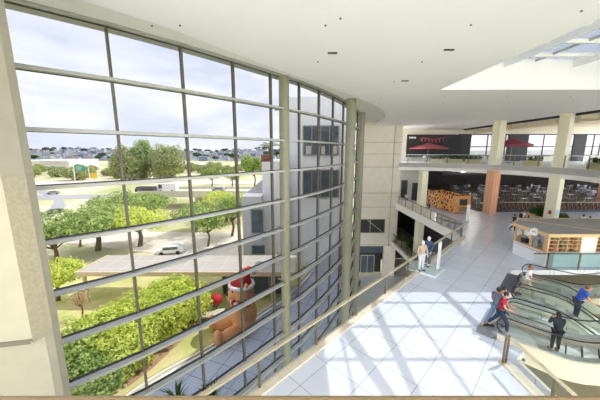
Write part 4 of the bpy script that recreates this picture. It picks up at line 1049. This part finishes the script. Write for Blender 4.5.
far = [((130,181),20,20,'olive',3600,.7,'tall pale green tree at the left of the far clump'),((142,180),23,18,'mid',3600,.7,'tallest pale green tree in the middle of the far clump'),((158,180),21,20,'olive',3600,.7,'olive-green tree right of the middle of the far clump'),((170,181),19,18,'olive',3400,.7,'olive-green tree at the right end of the far clump')]
for i,(pp,h_,w_,m_,n_,s_,lab) in enumerate(far): tree('tree',lab,'tree',PT(*pp),h_,w_*1.1,m_,n_*2,s_,300+i,trunkh=.1,lobes=14,flat=.9,group='tall clump beyond the highway')
tree('tree','dark green tree just left of the terracotta roof planter','tree',PT(254,188),17,14,'mid',3000,.5,320)
tree('tree','small green tree left of the white building behind the overpass','tree',PT(212,186),9,11,'mid',2200,.5,321)
tree('tree','small round tree behind the right part of the overpass','tree',PT(232,187),9,12,'mid',2200,.5,322)
mt = tree('tree','olive tree in the low wooded belt beyond the highway','tree',PT(76,180),8,17,'olive',1700,.7,330,trunkh=.05,group='wooded belt beyond the highway')
rnd = random.Random(8)
WB = []
for k in range(34):
  for _ in range(50):
    px = rnd.choice([rnd.uniform(66,125),rnd.uniform(30,60),rnd.uniform(176,282),rnd.uniform(176,282)]); py = rnd.uniform(171,178) if px<126 else rnd.uniform(167,174)
    q = PT(px,py)
    if all(math.dist(q[:2],w_[:2]) > 15 for w_ in WB) and not (318 < q[1] < 375 and -150 < q[0] < -90): break
  WB.append(q); dup(mt,q,rnd.uniform(0,6),scale=rnd.uniform(.75,1.0))
# warehouse, signs
t = thing('warehouse','long white warehouse beyond the highway at the left','building',(0,0,0))
a_ = onz(30,176,G); c_ = onz(72,171,G); Yw = 270
x0, x1 = atY(26,170,Yw).x, atY(70,170,Yw).x; zz = atY(50,160,Yw).z
MB().bb(x0,x1,Yw,Yw+40,G,zz).build('hall', M['hway'], t); MB().bb(x0,x1,Yw-3,Yw,zz-1.5,zz-.8).build('awning', M['hway'], t); MB().bb(x0+6,x1-4,Yw-.3,Yw,G,G+3.5).build('loading_doors', M['bglass'], t)
t = thing('warehouse','low white warehouse right of the far tree clump','building',(0,0,0)); Yw=330
x0, x1 = atY(181,170,Yw).x, atY(204,170,Yw).x; zz = atY(190,164.5,Yw).z
MB().bb(x0,x1,Yw,Yw+30,G,zz).build('hall', M['hway'], t); MB().bb(x0+3,x1-3,Yw-.3,Yw,G,G+3).build('loading_doors', M['bglass'], t)
t = thing('road_sign','green highway sign on a tall white post beyond the road','sign',(0,0,0)); q = onz(75,181,G); Y=q.y
p = atY(80,168,Y); MB().bb(p.x-3.0,p.x+3.0,Y-.2,Y,p.z-1.8,p.z+1.8).build('sign_panel', M['signg'], t)
b = MB()
for i in range(4): b.bb(p.x-2.2,p.x+2.0-i*.5,Y-.26,Y-.2,p.z+1.1-i*.75,p.z+1.3-i*.75)
b.build('lettering', M['white'], t); MB().cyl(q.x,Y+.2,G-.1,p.z+1.5,.3,8).build('post', M['white'], t)
p2 = onz(90,181,G); t = thing('road_sign','small yellow sign board by a white post right of the green highway sign','sign',(0,0,0)); p = atY(93.5,175.5,p2.y)
MB().bb(p.x-2,p.x+2,p2.y-.2,p2.y,p.z-1.7,p.z+1.7).build('sign_panel', M['signy'], t); MB().cyl(p2.x,p2.y,G-.1,p.z+5,.28,8).build('post', M['white'], t)
MB().cyl(p.x,p2.y+.15,G-.1,p.z,.12,8).build('post', M['steel'], t)
# far hills with the town
rnd = random.Random(12); b = MB()
def hz(x,y):
    f = max(0,min(1,(y-520)/700)); return G-.5+f*f*(3-2*f)*(23+5*math.sin(x*.006+1)+3*math.sin(x*.017+y*.004))
nx, ny = 60, 24; vs = []; fs = []
for j in range(ny):
    y = 480+j*50
    for i in range(nx): x = -1500+i*50; vs.append((x,y,hz(x,y)))
for j in range(ny-1):
    for i in range(nx-1): a = j*nx+i; fs.append((a,a+1,a+nx+1,a+nx))
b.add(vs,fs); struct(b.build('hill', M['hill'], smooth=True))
def house(m,mr,L,W,H,rf):
    b = MB(); b.bb(-L/2,L/2,-W/2,W/2,-6,H); b.cur = 1
    b.add([(-L/2-.5,-W/2-.5,H),(L/2+.5,-W/2-.5,H),(L/2+.5,W/2+.5,H),(-L/2-.5,W/2+.5,H),(-L/2,0,H+rf),(L/2,0,H+rf)],[(0,1,5,4),(2,3,4,5),(1,2,5),(3,0,4),(0,3,2,1)])
    b.cur = 2
    for k in range(int(L/4)):
        for zz in range(int(H/3.2)): b.bb(-L/2+1.2+k*4,-L/2+2.8+k*4,-W/2-.15,-W/2-.02,1+zz*3.1,2.4+zz*3.1)
    return b.build('house',[m,mr,M['bglass']])
wht = mat('far_haze_white_wall',(200,202,214),.8); blu = mat('far_haze_blue_wall',(128,144,172),.8); bei = mat('far_beige_wall',(188,174,166),.8)  # bluish wall tones carry the distance haze over the town
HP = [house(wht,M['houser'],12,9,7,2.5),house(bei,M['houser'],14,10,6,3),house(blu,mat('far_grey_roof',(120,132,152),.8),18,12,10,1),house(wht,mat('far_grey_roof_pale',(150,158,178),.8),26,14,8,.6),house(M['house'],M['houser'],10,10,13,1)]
kinds = ['white house with brown roof','beige house with brown roof','blue-grey block with grey roof','long white block with pale roof','tall narrow pale house']
used = [False]*5; HS = []
for k in range(290):
    for _ in range(60):
        px = rnd.uniform(24,284); y = rnd.uniform(560,1230); x = (px-300)/270*y
        if all(abs(x-hx)+abs(y-hy) > 34 for hx,hy in HS): break
    HS.append((x,y)); j = rnd.choices(range(5),(4,3,3,2,2))[0]
    if not used[j]: o = HP[j]; used[j] = True
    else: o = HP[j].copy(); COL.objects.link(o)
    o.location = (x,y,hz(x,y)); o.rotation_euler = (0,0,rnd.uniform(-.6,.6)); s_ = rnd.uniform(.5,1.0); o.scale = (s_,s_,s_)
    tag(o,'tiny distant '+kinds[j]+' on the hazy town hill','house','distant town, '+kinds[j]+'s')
ht = None
for k in range(60):
    for _ in range(60):
        px = rnd.uniform(28,282); y = rnd.uniform(540,1200); x = (px-300)/270*y
        if all(math.hypot(x-hx,y-hy) > 26 for hx,hy in HS): break
    HS.append((x,y))
    if ht is None: ht = tree('tree','distant dark tree between the houses of the town hill','tree',(x,y,hz(x,y)),12,16,'bushm',500,1.3,400,group='distant trees on the town hill')
    else: dup(ht,(x,y,hz(x,y)),k,scale=rnd.uniform(.8,1.4))
# plant by the near end of the balustrade (pot on the ground level)
for i,(px,py,lab) in enumerate(((176,390,'spiky leaf plant at the bottom edge, left of the pair'),(211,386,'taller spiky leaf plant at the bottom edge near the long balustrade'))):
    q = onz(px,py,-2.2); t = thing('spiky_plant',lab,'plant',(q.x,q.y,-4.2),0,'spiky plants')
    b = MB(); rnd2 = random.Random(i)
    for k in range(34):
        a_ = rnd2.uniform(0,6.28); L_ = rnd2.uniform(.5,.95); c_ = Vector((math.cos(a_),math.sin(a_),0)); sd = Vector((-c_.y,c_.x,0))*.03
        p0 = Vector((0,0,1.2)); p1 = p0+c_*L_*.35+Vector((0,0,L_*.75)); p2_ = p0+c_*L_*.75+Vector((0,0,L_*.9))
        b.add([p0-sd,p0+sd,p1+sd,p1-sd],[(0,1,2,3)]); b.add([p1-sd,p1+sd,p2_],[(0,1,2)])
    b.build('leaves', M['bushm'], t); MB().cyl(0,0,G+4.2,1.25,.06,8).build('stem', M['bark'], t)
